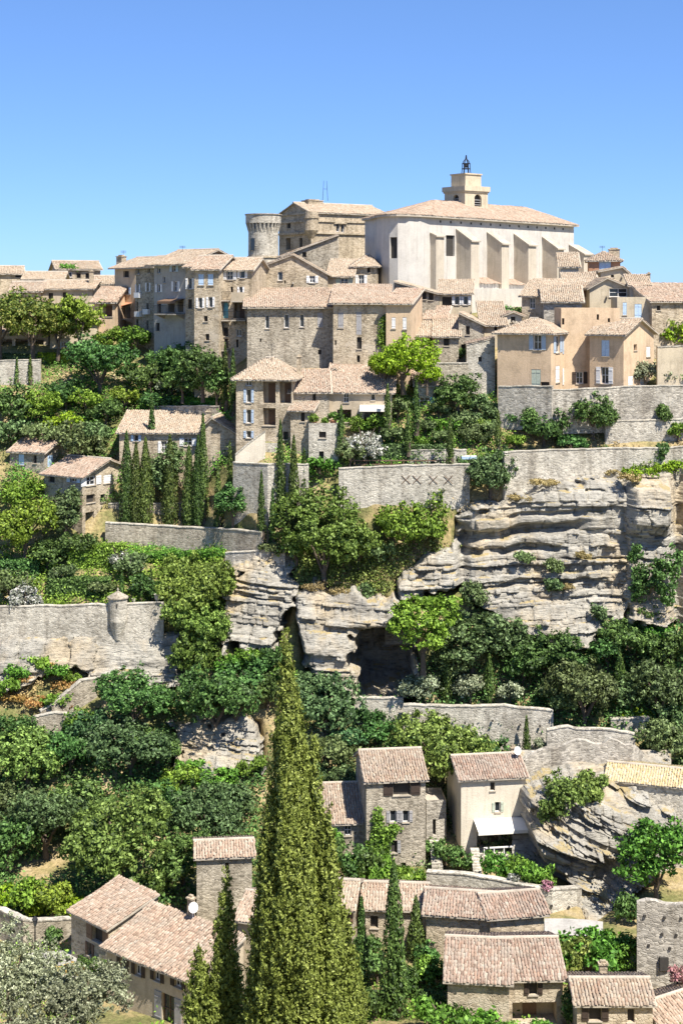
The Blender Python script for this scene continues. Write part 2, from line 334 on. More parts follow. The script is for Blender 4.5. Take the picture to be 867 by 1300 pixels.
def build_terrain():
    cols = np.arange(-500, 1372, 5.0); rows = np.concatenate([np.arange(318, 1345, 4.5), np.arange(1346, 1500, 8), np.arange(1500, 2301, 80)])
    PX, PY = np.meshgrid(cols, rows); SK = np.interp(PX, SKYX, SKYY)
    pc = np.maximum(PY, SK); D = Dt(PX, pc) + pushback(PX, PY) * (PY > SK)
    Z = EYE - (pc - HY) / F * D; X = (PX - CX) / F * D
    back = np.clip(SK - PY, 0, None) * 1.6; Y = D + back
    n = fbm(X * .12, Y * .12, Z * .12, 3) * .5 + fbm(X * .6, Y * .6, Z * .6, 2) * .16
    Y = Y + n * 1.2 * (D > 20); Z = Z + n * .35 * (D > 20) * (PY > SK + 6)
    V = np.stack([X, Y, Z], -1)
    far = V[0].copy(); far[:, 1] = 420; far[:, 0] *= 1.7; far[:, 2] = 4
    V = np.concatenate([far[None], V]); nr, nc = V.shape[:2]
    # skirts to the sides so the hill goes on outside the frame
    m = mesh_np('hillside', V.reshape(-1, 3), grid_quads(nr, nc)[:, ::-1], True)
    tag(obj('hillside', m, M['ground']), 'steep limestone hillside of earth and dry grass under the village', kind='structure')
    g = MB(); s = 30000; g.quad((-s, -s, 4), (s, -s, 4), (s, s, 4), (-s, s, 4))
    tag(g.build('ground', M['ground']), 'wide valley floor spreading around the hill', kind='structure')
def build_cliff(key, label, step=1.12):
    c = CLIFFS[key]; poly = np.array(c['poly'], float); r = np.random.default_rng(c['seed'])
    x0, y0 = poly.min(0) - 8; x1, y1 = poly.max(0) + 8; x1 = min(x1, 1020)
    PX, PY = np.meshgrid(np.arange(x0, x1, step), np.arange(y0, y1, step * .8))
    sd = sdist(PX, PY, c['poly']) + fbm(PX * .06, PY * .06, c['seed'], 3) * (13 if key in 'fb' else 7)
    D = np.interp(PY, *c['dfun']) if 'dfun' in c else Dt(PX, PY); X = (PX - CX) / F * D; Z = EYE - (PY - HY) / F * D
    zt = Z + c['tilt'] * X + .22 * fbm(X * .10, Z * .12, c['seed'], 2) + .05 * vnoise(X * 1.3, Z)
    b = np.cumsum(np.exp(r.normal(-1.25, .75, 260)) + .06) + zt.min() - .5
    idx = np.searchsorted(b, zt); fr = (zt - b[np.clip(idx - 1, 0, 259)]) / np.maximum(b[np.clip(idx, 0, 259)] - b[np.clip(idx - 1, 0, 259)], .05)
    h1 = r.random(300); off = r.random(300) * 9; wid = .6 + 3.4 * r.random(300) ** 2
    blk = np.floor((X + off[idx] + .3 * vnoise(X * .5, Z * 2)) / wid[idx]).astype(np.int64)
    hb = _h(blk, idx.astype(np.int64), 5 + 0 * idx)
    q = (X + off[idx]) / wid[idx]; q = q - np.floor(q)
    joint = np.exp(-(np.minimum(q, 1 - q) * wid[idx] / .05) ** 2)
    lip = np.exp(-(np.minimum(fr, 1 - fr) / .09) ** 2)
    A = c['amp']
    d = A * (.55 * (h1[idx] - .5) + .40 * vnoise(X * .17, idx * 3.7) + .70 * (hb - .5) * (h1[idx] > .25)) - .14 * A * lip * (h1[idx] > .35) - .22 * joint * (hb > .3)
    d += A * .45 * fbm(X * .10, Z * .22, c['seed'] + 3., 3) + .10 * fbm(X * 1.7, Z * 3.0, 2.2, 4) + .35 * A * np.abs(vnoise(X * .45 + c['seed'], Z * .3)) - .2
    if key == 'd':                                    # deep bedding notches and an undercut with a shaded underside
        for (xa, xb, ya, yb, dep, th) in ((572, 748, 683, 664, 1.5, 7), (580, 720, 701, 692, 1.0, 5), (600, 760, 742, 735, .9, 4), (640, 790, 655, 640, .6, 3)):
            yc = ya + (yb - ya) * np.clip((PX - xa) / (xb - xa), 0, 1) + 3 * vnoise(PX * .05, 3.3)
            d -= dep * np.exp(-((PY - yc) / th) ** 4) * sstep(xa - 4, xa + 12, PX) * sstep(xb + 4, xb - 30, PX) * (.75 + .5 * vnoise(PX * .07, 9.1))
        d += .9 * sstep(700, 640, PY) - 1.6 * np.exp(-((PX - 588) / 7) ** 2) * sstep(650, 670, PY) * sstep(760, 735, PY)
    if key == 'e':                                    # projecting pillar with a cleft beside it
        d += 3.0 * sstep(784, 800, PX) * sstep(850, 838, PX) * sstep(604, 618, PY) * (1 - .75 * sstep(655, 690, PY)) - 2.0 * np.exp(-((PX - 862) / 9) ** 2)
    if key == 'b':
        d -= 1.4 * sstep(740, 715, PY) * sstep(340, 356, PX)
    if key == 'g':
        d -= 2.4 * np.exp(-((PX - 770) / 16) ** 2 - ((PY - 1112) / 22) ** 2) - 1.2 * np.exp(-((PY - (1058 + (PX - 690) * .36)) / 6) ** 2) * (PX < 760)
        d += 1.0 * sstep(1120, 1060, PY)
    if key == 'c':
        d -= 9.0 * sstep(-3, 8, sdist(PX, PY, CAVE) + fbm(PX * .07, PY * .07, 4.4, 3) * 9) - .8 * sstep(800, 780, PY) * sstep(430, 470, PX)
        d += 1.6 * sstep(400, 378, PX) * 0
    m = sstep(-7, 6, sd)
    Dn = D - (c['fwd'] + d) * m + 3.6 * (1 - m) * 1.0 - .2
    if key == 'c': Dn = Dn
    zz = EYE - (PY - HY) / F * (D - c['fwd'] * m * .6); xx = (PX - CX) / F * (D - c['fwd'] * m * .6)
    V = np.stack([xx, Dn, zz], -1)
    ms = mesh_np('cliff', V.reshape(-1, 3), grid_quads(*PX.shape)[:, ::-1], False)
    return tag(obj('cliff', ms, M['rock']), label, kind='structure')

# ------------------------------------------------------------------ vegetation
def unit(v): return v / np.maximum(np.linalg.norm(v, axis=-1, keepdims=True), 1e-9)
def leaf_quads(r, C, Nrm, size, long=1.5, jit=.8, axis=None, ajit=.5):
    n = len(C); nn = unit(Nrm + r.normal(0, jit, (n, 3)))
    a = r.normal(0, 1, (n, 3)) if axis is None else axis + r.normal(0, ajit, (n, 3))
    a = unit(a - nn * (a * nn).sum(1, keepdims=True)); b = np.cross(nn, a)
    s = size * (.6 + .8 * r.random((n, 1)))
    l = a * s * long * .5; w = b * s * .5
    V = np.stack([C - l, C + w * .9 - l * .1, C + l, C - w * .9 - l * .1], 1)
    return V.reshape(-1, 3)
def core_quads(r, lobes, k=.72):
    th = np.linspace(0, math.pi, 8); ph = np.linspace(0, 2 * math.pi, 13); V = []; Q = []
    T, Ph = np.meshgrid(th, ph, indexing='ij'); base = np.stack([np.sin(T) * np.cos(Ph), np.sin(T) * np.sin(Ph), np.cos(T)], -1).reshape(-1, 3)
    q = grid_quads(8, 13)
    for c, rad in lobes:
        Q.append(q + sum(len(v) for v in V)); V.append(c + base * rad * k)
    return np.concatenate(V), np.concatenate(Q)
def leafy(name, leafV, core=None):
    n = len(leafV) // 4; Q = np.arange(n * 4).reshape(n, 4); V = leafV
    if core is not None:
        Q = np.concatenate([Q, core[1] + len(V)]); V = np.concatenate([V, core[0]])
    return mesh_np(name, V, Q)
def crown_broad(seed, R, H, leaf, dens=1.0, lobes_n=7, core=.48, jit=.75):
    """Uneven crown: base at z 0, height H, radius about R."""
    r = np.random.default_rng(seed); ctr = np.array([0, 0, H * .5]); sc3 = np.array([R, R, H * .5])
    lobes = [(ctr + sc3 * np.array([0, 0, -.05]), np.array([.55, .55, .6]) * sc3)]
    for i in range(lobes_n):
        a = i * 2.4 + r.random() * .8; z = -.55 + 1.15 * ((i * .618 + r.random() * .3) % 1); rr = math.sqrt(max(0, 1 - z * z)) * (.46 + .26 * r.random())
        k = .26 + .26 * r.random(); lobes.append((ctr + sc3 * np.array([math.cos(a) * rr, math.sin(a) * rr, z * .58]), sc3 * np.array([k, k, k * (.85 + .3 * r.random())])))
    C, Nn = [], []
    area = 4 * math.pi * R * R * (H / (2 * R)) ** .6
    ncl = int(np.clip(area / (leaf * leaf * 9.5), 60, 900))
    per = int(21 * dens)
    cc = []
    while len(cc) < ncl:
        c, s = lobes[r.integers(len(lobes))]; d = unit(r.normal(0, 1, 3)); deep = r.random() < .3
        if d[2] < -.75: continue
        p = c + d * s * ((.55 + .2 * r.random()) if deep else (1.0 + .16 * r.normal()))
        if not deep and any((((p - c2) / s2) ** 2).sum() < .55 for c2, s2 in lobes): continue
        cc.append((p, unit((p - c) / s + np.array([0, 0, .25]))))
    rc = leaf * 2.1
    for p, n in cc:
        k = max(4, int(per * (.5 + r.random()))); o = r.normal(0, 1, (k, 3)); o = unit(o) * (r.random((k, 1)) ** .5) * rc * (.7 + .6 * r.random())
        o[:, 2] *= .8; C.append(p + o); Nn.append(np.tile(n, (k, 1)) * .9 + o / rc * .5)
    V = leaf_quads(r, np.concatenate(C), np.concatenate(Nn), leaf, 1.5, jit)
    return leafy('crown', V)
def crown_cypress(seed, R, H, leaf, prof='spindle', dens=1.0):
    r = np.random.default_rng(seed); area = 2 * math.pi * R * H * .62
    n = int(area * 3.4 * dens / (leaf * leaf * 1.4)); t = 1 - np.sqrt(r.random(n)) if prof == 'cone' else r.random(n)
    if prof == 'cone': rad = (1 - t) ** .8 * (.92 + .0 * t) + .02
    else: rad = np.sin(np.clip(t * .93 + .07, 0, 1) ** .62 * math.pi) ** .62 * (1 - .35 * t) * 1.08 + .015
    th = r.random(n) * 2 * math.pi
    tuft = .5 + .5 * vnoise(np.cos(th) * 2.2 + seed * 3, np.sin(th) * 2.2, t * H / R * .8)
    tuft2 = .5 + .5 * vnoise(np.cos(th) * 5 + seed, np.sin(th) * 5, t * H / R * 2.2)
    k = (.62 + .30 * tuft + .20 * tuft2) * (1 - .30 * r.random(n) ** 2)
    x = np.cos(th) * rad * R * k; y = np.sin(th) * rad * R * k; z = t * H + r.normal(0, leaf * .5, n)
    C = np.stack([x, y, z], 1); N_ = np.stack([np.cos(th), np.sin(th), .35 + 0 * th], 1)
    ax = np.stack([np.cos(th) * .35, np.sin(th) * .35, np.ones(n)], 1)
    V = leaf_quads(r, C, N_, leaf, 2.2, .55, ax, .35)
    zz = np.linspace(0, 1, 14); ph = np.linspace(0, 2 * math.pi, 11)
    rr = ((1 - zz) ** .8 if prof == 'cone' else np.sin(np.clip(zz * .93 + .07, 0, 1) ** .62 * math.pi) ** .62 * (1 - .35 * zz)) * R * .52
    T, Ph = np.meshgrid(zz, ph, indexing='ij'); rr = rr[:, None]
    cv = np.stack([np.cos(Ph) * rr, np.sin(Ph) * rr, T * H * .93], -1).reshape(-1, 3)
    return leafy('crown', V, (cv, grid_quads(14, 11)))
def cypress_spire(seed, R, H, leaf, nspray, lean=0.):
    """Close cypress: upward sprays of fine foliage with dark gaps between them."""
    r = np.random.default_rng(seed); t = 1 - np.sqrt(1 - r.random(nspray) * .9999); th = r.random(nspray) * 2 * math.pi
    t = np.clip(t, 0, .995); rad = (1 - t) ** .62 * (.3 + .7 * sstep(0, .3, 1 - t))
    gap = vnoise(np.cos(th) * 2.4 + seed, np.sin(th) * 2.4, t * H * .24); gap2 = vnoise(np.cos(th) * 5 + seed, np.sin(th) * 5, t * H * .8)
    k = .66 + .30 * gap + .20 * gap2 + .08 * r.normal(size=nspray)
    keep = (gap * .7 + gap2 * .6 + r.random(nspray) * .8 > .0); t, th, rad, k = t[keep], th[keep], rad[keep], k[keep]; n = len(t)
    out = np.stack([np.cos(th), np.sin(th), 0 * th], 1)
    base = out * (rad * R * k)[:, None] + np.stack([0 * t, 0 * t, t * H], 1)
    ax = unit(out * (.30 + .25 * r.random((n, 1))) + np.array([0, 0, 1.0]) + r.normal(0, .18, (n, 3)))
    ln = (.35 + .75 * r.random(n)) * (.30 + .70 * (1 - t)); C, A, Nn = [], [], []
    for j in range(26):
        f = r.random(n); sp = r.normal(0, 1, (n, 3)) * (.085 * (1.1 - f))[:, None]
        C.append(base + ax * (f * ln)[:, None] + sp); A.append(ax + sp * 5); Nn.append(out + sp * 3 + np.array([0, 0, .35]))
    C = np.concatenate(C); C[:, 0] -= lean * C[:, 2] / H
    V = leaf_quads(r, C, np.concatenate(Nn), leaf, 2.0, .6, np.concatenate(A), .45)
    zz = np.linspace(0, 1, 24); ph = np.linspace(0, 2 * math.pi, 15); T, Ph = np.meshgrid(zz, ph, indexing='ij'); rr = ((1 - T) ** .62) * (.3 + .7 * sstep(0, .3, 1 - T)) * R * .36
    cv = np.stack([np.cos(Ph) * rr, np.sin(Ph) * rr, T * H * .9], -1).reshape(-1, 3); cv[:, 0] -= lean * cv[:, 2] / H
    return V, cv, grid_quads(24, 15)
def crown_cypress_near(spires, leaf):
    """One crown of several fused spires: (dx, dy, base z, radius, height, sprays, seed, lean)."""
    Vs, cs, qs, k = [], [], [], 0
    for dx, dy, z0, R, H, n, sd, lean in spires:
        V, cv, q = cypress_spire(sd, R, H, leaf, n, lean); o = np.array([dx, dy, z0]); Vs.append(V + o); cs.append(cv + o); qs.append(q + k); k += len(cv)
    return leafy('crown', np.concatenate(Vs), (np.concatenate(cs), np.concatenate(qs)))
def trunk_mesh(seed, h, r0, spread, top=None):
    r = np.random.default_rng(seed); b = MB(); top = top or h * 1.5
    b.tube((0, 0, -.6), (r.normal() * .1, r.normal() * .1, h), r0 * 1.25, r0 * .7, 8)
    for i in range(5):
        a = i * 1.257 + r.random(); e = np.array([math.cos(a) * spread * .55, math.sin(a) * spread * .55, h + (top - h) * (.45 + .4 * r.random())])
        s = np.array([0, 0, h * (.6 + .38 * r.random())]); m_ = (s + e) * .5 + np.array([0, 0, .12 * (top - h)])
        b.tube(s, m_, r0 * .55, r0 * .38, 6); b.tube(m_, e, r0 * .38, r0 * .12, 6)
    m = bpy.data.meshes.new('trunk'); m.from_pydata(b.v, [], b.f); m.update(); return m
CACHE = {}
KIND = {  # leaf material, leaf size, trunk share, density
 'dark': ('leaf_dark', .19, .10, 1.0), 'blue': ('leaf_blue', .18, .10, 1.0), 'holm': ('leaf_holm', .19, .08, 1.05), 'grey': ('leaf_grey', .18, .08, 1.05),
 'fresh': ('leaf_fresh', .19, .12, .95), 'lime': ('leaf_lime', .20, .10, .9), 'plane': ('leaf_plane', .22, .12, 1.0), 'olive': ('leaf_olive', .17, .22, .9),
 'gold': ('leaf_gold', .19, .08, 1.05), 'bright': ('leaf_bright', .18, .12, .95), 'white': ('leaf_white', .16, .02, 1.1), 'pink': ('leaf_pink', .16, .02, 1.1), 'dry': ('leaf_dry', .13, .0, 1.0), 'orange': ('leaf_orange', .13, .0, 1.0)}
def tree(kind, px, pb, w, h, label, group=None, D=None, name=None, cat=None, sink=.15, low=False):
    D = float(Dt(px, pb)) if D is None else D
    base = P(px, pb, D); R = w / F * D * .5; H = h / F * D
    if kind in ('cyp', 'cypcone'):
        key = (kind, round(math.log(max(R, .15)) / .35), round(math.log(H) / .35), int(px) % 2)
        if key not in CACHE:
            r0, h0 = math.exp(key[1] * .35), math.exp(key[2] * .35)
            cm = crown_cypress(hash(key[1:]) % 9999, r0, h0, .115 if h0 > 2.5 else .10, 'cone' if kind == 'cypcone' else 'spindle', .52); cm.materials.append(M['leaf_cypress'])
            tm = trunk_mesh(3, h0 * .2, .09 * h0 ** .5, .1, h0 * .3); tm.materials.append(M['bark']); CACHE[key] = (cm, tm, r0, h0)
        cm, tm, r0, h0 = CACHE[key]; t = thing(name or 'cypress_tree', base, label, cat or 'tree', group)
        s = (R / r0, R / r0, H / h0)
        c = obj('crown', cm, None, t); c.scale = s; c.rotation_euler.z = px * 1.7 % 6; c.location.z = -sink + .02 * H
        k = obj('trunk', tm, None, t); k.scale = s; return t
    ml, leaf, tr, dens = KIND[kind]
    fam = 'olive' if kind == 'olive' else 'tuft' if kind in ('dry', 'orange') else 'flower' if kind in ('white', 'pink') else 'tree'
    key = (fam, round(math.log(max(R, .3)) / .28), round(math.log(max(H * (1 - tr) / R, .3)) / .3), int(px + pb) % 3, D < 80)
    if key not in CACHE:
        r0 = math.exp(key[1] * .28); h0 = r0 * math.exp(key[2] * .3); sd = abs(hash(key[1:4]) + len(fam) * 131) % 99999
        lf = leaf * (.65 if r0 < .7 else .8 if r0 < 1.2 else .92 if r0 < 2 else 1.0 if r0 < 4.2 else 1.12) * (.6 if D < 80 else 1)
        cm = crown_broad(sd, r0, h0, lf, dens, 6 if r0 < 2 else 9, .3 if kind == 'olive' else .46); cm.materials.append(M[ml])
        tm = trunk_mesh(sd, max(.25, h0 * (tr + .12)), .06 * r0 + .04, r0, h0 * .85); tm.materials.append(M['bark']); CACHE[key] = (cm, tm, r0, h0)
    cm, tm, r0, h0 = CACHE[key]; Hc = H * (1 - tr) if not low else H * 1.1
    t = thing(name or ('tree' if R > 1.0 else 'shrub'), base, label, cat or ('tree' if R > 1.0 else 'shrub'), group)
    c = obj('crown' if R > 1.0 else 'foliage', cm, None, t); c.scale = (R / r0, R / r0, Hc / h0); c.location.z = H * tr - sink; c.rotation_euler.z = (px * 2.39 + pb) % 6.28
    c.material_slots[0].link = 'OBJECT'; c.material_slots[0].material = M[ml]
    if kind in ('dry', 'orange') or low:
        c.location.z = -H * (.12 if low else .45); return t
    k = obj('trunk' if R > 1.0 else 'stem', tm, None, t); k.scale = (R / r0, R / r0, (H * (tr + .1) if tr > .05 else H * .2) / max(.25, h0 * (tr + .12))); k.rotation_euler.z = c.rotation_euler.z
    return t
def leaf_patch(name, pts, nrm, size, mat, label=None, cat=None, kind=None, parent=None, per=14, spread=.35, group=None):
    """Leaves in small clumps around the given points, one mesh."""
    r = np.random.default_rng(len(pts) + int(abs(pts[0][0]) * 10)); pts = np.asarray(pts); nrm = np.asarray(nrm)
    C = np.repeat(pts, per, 0) + r.normal(0, spread, (len(pts) * per, 3)) * np.array([1, 1, .8]); Nn = np.repeat(nrm, per, 0)
    m = leafy(name, leaf_quads(r, C, Nn, size, 1.5, .7)); o = obj(name, m, M[mat], parent)
    return tag(o, label, cat, group, kind)
def hedge(p0, p1, hp, label, mat='leaf_fresh', depth=1.0, D=None, name='hedge', group=None, leaf=.17):
    """Clipped hedge between two ground pixels; hp = height in pixels."""
    a = P(*p0, D or float(Dt(*p0))); b = P(*p1, D or float(Dt(*p1))); d = b - a; Ln = np.linalg.norm(d[:2]); d = d / Ln
    H = hp / F * a[1]; r = np.random.default_rng(int(p0[0] * 7 + p0[1])); n = int((Ln * H * 2 + Ln * depth + depth * H * 2) / (leaf * leaf) * 3.2)
    bk = np.array([-d[1], d[0], 0]); bk /= np.linalg.norm(bk)
    u = r.random(n) * Ln; f = r.integers(0, 4, n); v = r.random(n) * depth; z = r.random(n) * H
    v = np.where(f == 0, 0, np.where(f == 1, depth, v)); z = np.where(f >= 2, H, z); nn = np.where((f == 0)[:, None], -bk, np.where((f == 1)[:, None], bk, np.array([0, 0, 1.])))
    wob = .12 * vnoise(u * .9, v, z); C = a + np.outer(u, d) + np.outer(v, bk) + np.outer(z, [0, 0, 1.]) + nn * (wob[:, None] + r.normal(0, .05, (n, 1)))
    V = leaf_quads(r, C, nn, leaf, 1.4, .55)
    k = MB(); k.box(a, d, bk, .12, Ln - .12, .12, depth - .12, -.4, H - .12); cv = np.array(k.v)
    m = bpy.data.meshes.new(name); nl = len(V) // 4
    m.from_pydata(np.concatenate([V - a, cv - a]).tolist(), [], [tuple(range(4 * i, 4 * i + 4)) for i in range(nl)] + [tuple(x + nl * 4 for x in q) for q in k.f]); m.update()
    return tag(obj(name, m, M[mat], loc=a), label, 'hedge', group)

# ------------------------------------------------------------------ buildings
def ground_z(p):
    """Height of the hillside under a world point."""
    px = CX + p[0] / p[1] * F; pys = np.arange(330, 1330, 2.0); D = Dt(np.full(pys.shape, px), pys)
    py = np.interp(-p[1], -D, pys); return EYE - (py - HY) / F * p[1]
def tile_panel(p0, p1, q0, q1, out, pitch=.215, length=.40, r=None):
    """Canal tiles over the slope with eave p0-p1 and ridge q0-q1; returns slab polygon."""
    p0, p1, q0, q1 = [np.asarray(a, float) for a in (p0, p1, q0, q1)]
    u = unit(p1 - p0); L = np.linalg.norm(p1 - p0); e0 = q0 - p0; e1 = q1 - p0
    v = (e0 + e1) * .5 - u * np.dot((e0 + e1) * .5, u); v = unit(v); n = np.cross(u, v)
    poly = [(0, 0), (L, 0), (np.dot(e1, u), np.dot(e1, v)), (np.dot(e0, u), np.dot(e0, v))]
    xs = [a[0] for a in poly]; us = np.arange(min(xs) + pitch * .5, max(xs), pitch); T = []
    for uu in us:
        ys = []
        for i in range(4):
            (x0, y0), (x1, y1) = poly[i], poly[(i + 1) % 4]
            if (x0 - uu) * (x1 - uu) <= 0 and abs(x1 - x0) > 1e-6: ys.append(y0 + (y1 - y0) * (uu - x0) / (x1 - x0))
        if len(ys) < 2: continue
        lo, hi = min(ys), max(ys)
        if hi - lo < .1: continue
        vv = np.arange(lo - .04, hi - .08, length * .8)
        T.append(np.stack([np.full(len(vv), uu), vv, np.minimum(length, hi - vv)], 1))
    if not T: return
    T = np.concatenate(T); k = len(T); ju = r.normal(0, .018, k); jv = r.normal(0, .03, k); jh = r.random(k) * .025; ang = r.normal(0, .05, k)
    big = .05 * fbm(T[:, 0] * .4 + p0[0], T[:, 1] * .4 + p0[1], 1.0, 2)
    prof = [(-.5, 0), (-.28, .065), (.28, .065), (.5, 0)]; V = np.zeros((k, 8, 3))
    for e, (vo, lift) in enumerate(((0, .055), (1, .012))):
        for j, (a, h) in enumerate(prof):
            w = pitch * (.86 if e == 0 else .74)
            U = T[:, 0] + ju + a * w + ang * T[:, 2] * vo; W = T[:, 1] + jv + vo * T[:, 2]; Hh = h + lift + jh + big + .01
            V[:, e * 4 + j] = p0 + U[:, None] * u + W[:, None] * v + Hh[:, None] * n
    q = np.array([[0, 1, 5, 4], [1, 2, 6, 5], [2, 3, 7, 6]]); Q = (np.arange(k)[:, None, None] * 8 + q[None]).reshape(-1, 4)
    cap = np.arange(k)[:, None] * 8 + np.array([[0, 3, 2, 1]])
    out.append((V.reshape(-1, 3), np.concatenate([Q, cap])))
def slab(mb, poly, th=.12):
    poly = [np.asarray(p, float) for p in poly]
    n = np.cross(poly[1] - poly[0], poly[2] - poly[0])
    if n[2] < 0: poly = poly[::-1]
    mb.hexa([p - np.array([0, 0, th]) for p in poly], poly)
def finish_tiles(tiles, parent, off, mat):
    V, Q, k = [], [], 0
    for v, q in tiles: V.append(v); Q.append(q + k); k += len(v)
    m = mesh_np('roof_tiles', np.concatenate(V) - off, np.concatenate(Q)); return tag(obj('roof_tiles', m, M[mat], parent), kind='stuff')
def facade(mb, O, d, n, L, z0, top, holes, rev=.28):
    """Wall sheet from O along d with outward normal n; top = [(s, z)...]; holes = [(s0, s1, za, zb)]."""
    tz = lambda s: float(np.interp(s, [t[0] for t in top], [t[1] for t in top]))
    S = sorted(set([0, L] + [t[0] for t in top if 0 < t[0] < L] + [x for h in holes for x in h[:2]]))
    at = lambda s, z: np.array([O[0] + d[0] * s, O[1] + d[1] * s, z])
    for sa, sb in zip(S[:-1], S[1:]):
        if sb - sa < 1e-5: continue
        ta, tb = tz(sa + 1e-6), tz(sb - 1e-6); mn = min(ta, tb)
        zs = sorted(set([z0] + [z for h in holes for z in h[2:] if z0 < z < mn - .02])); mid = (sa + sb) / 2
        for i, za in enumerate(zs):
            last = i == len(zs) - 1; zb = None if last else zs[i + 1]; zm = (za + (mn if last else zb)) / 2
            if any(h[0] < mid < h[1] and h[2] - 1e-6 < zm < h[3] for h in holes) and not last: continue
            mb.quad(at(sa, za), at(sb, za), at(sb, tb if last else zb), at(sa, ta if last else zb))
    for s0, s1, a, b in holes:
        i = lambda s, z: at(s, z) - n * rev
        mb.quad(at(s0, a), at(s0, b), i(s0, b), i(s0, a)); mb.quad(at(s1, b), at(s1, a), i(s1, a), i(s1, b))
        mb.quad(at(s1, a), at(s0, a), i(s0, a), i(s1, a)); mb.quad(at(s0, b), at(s1, b), i(s1, b), i(s0, b))
def window(parent, off, O, d, n, s0, s1, za, zb, style):
    """style: dark | glass | door + shutter codes  b blue, l light blue, w white, g green, k grey, d dark, n brown ; closed: C"""
    b = -n; at = lambda s, z, o=0: np.array([O[0] + d[0] * s, O[1] + d[1] * s, z]) + n * o
    w, h = s1 - s0, zb - za; k = MB(); org = at(s0, za)
    kind = style[0]; sh = style[1] if len(style) > 1 else ''
    closed = len(style) > 2 and style[2] == 'C'
    nm = 'door' if kind == 'D' else 'window'
    if kind in 'gD':
        fw = min(.08, w * .12); fr = MB()
        for (x0, x1, y0, y1) in ((0, fw, 0, h), (w - fw, w, 0, h), (fw, w - fw, 0, fw), (fw, w - fw, h - fw, h)) + (((w / 2 - fw * .4, w / 2 + fw * .4, fw, h - fw),) if w > .55 else ()) + (((fw, w / 2 - fw * .4, h * .5, h * .5 + fw * .6), (w / 2 + fw * .4, w - fw, h * .5, h * .5 + fw * .6)) if w > .55 and h > .8 else ()):
            fr.box(org, d, b, x0, x1, .16, .22, y0, y1)
        o = fr.build(nm, M['white_paint' if sh in ('w', 'b', 'l') or kind == 'g' else 'brown_wood'], parent, off)
        g = MB(); g.quad(org + b * .2 , org + d * w + b * .2, org + d * w + b * .2 + [0, 0, h], org + b * .2 + [0, 0, h]); g.build('pane', M['glass'], o, off)
    else:
        deep = w > .85 and h > 1.2 and not sh         # loggias and open bays are rooms, not panels
        g = MB()
        if deep: g.box(org, d, b, -.02, w + .02, 1.25, 1.3, -.1, h + .02); g.box(org, d, b, -.06, -.003, .285, 1.25, -.1, h + .02); g.box(org, d, b, w + .003, w + .06, .285, 1.25, -.1, h + .02); g.box(org, d, b, -.02, w + .02, .285, 1.25, -.1, -.01)
        else: g.box(org, d, b, -.02, w + .02, .27, .30, -.02, h + .02)  # flat dark sheet, the room's shade put into its colour
        o = g.build('loggia' if deep else nm, M['beige_plaster' if deep else 'opening_shade'], parent, off)
        if deep:
            k = MB(); k.box(org, d, b, w * .3, min(w * .3 + .9, w * .9), 1.2, 1.247, -.01, min(2.0, h * .85)); k.build('door', M['brown_wood'], o, off)
    col = {'b': 'blue_paint', 'l': 'lightblue_paint', 'w': 'white_paint', 'g': 'green_paint', 'k': 'grey_paint', 'd': 'dark_wood', 'n': 'brown_wood', 't': 'teal_paint'}.get(sh)
    if col:
        for x0, x1 in (((0.02, w * .49), (w * .51, w - .02)) if closed else ((-w * .56, -.02), (w + .02, w + w * .56))):
            s = MB(); ya, yb = (.02, .07) if closed else (-.06, -.012)
            s.box(org, d, b, x0, x1, ya, yb, .01, h - .01)
            for zz in (.18, .8): s.box(org, d, b, x0 + .03, x1 - .03, ya - .025, ya, h * zz, h * zz + .07)
            s.build('shutter', M[col], o, off)
    if h < 1.9 and w > .35:
        s = MB(); s.box(org, d, b, -.07, w + .07, -.09, .1, -.09, -.003); s.build('sill', M['mortar'], o, off)
    return o
HI = {}
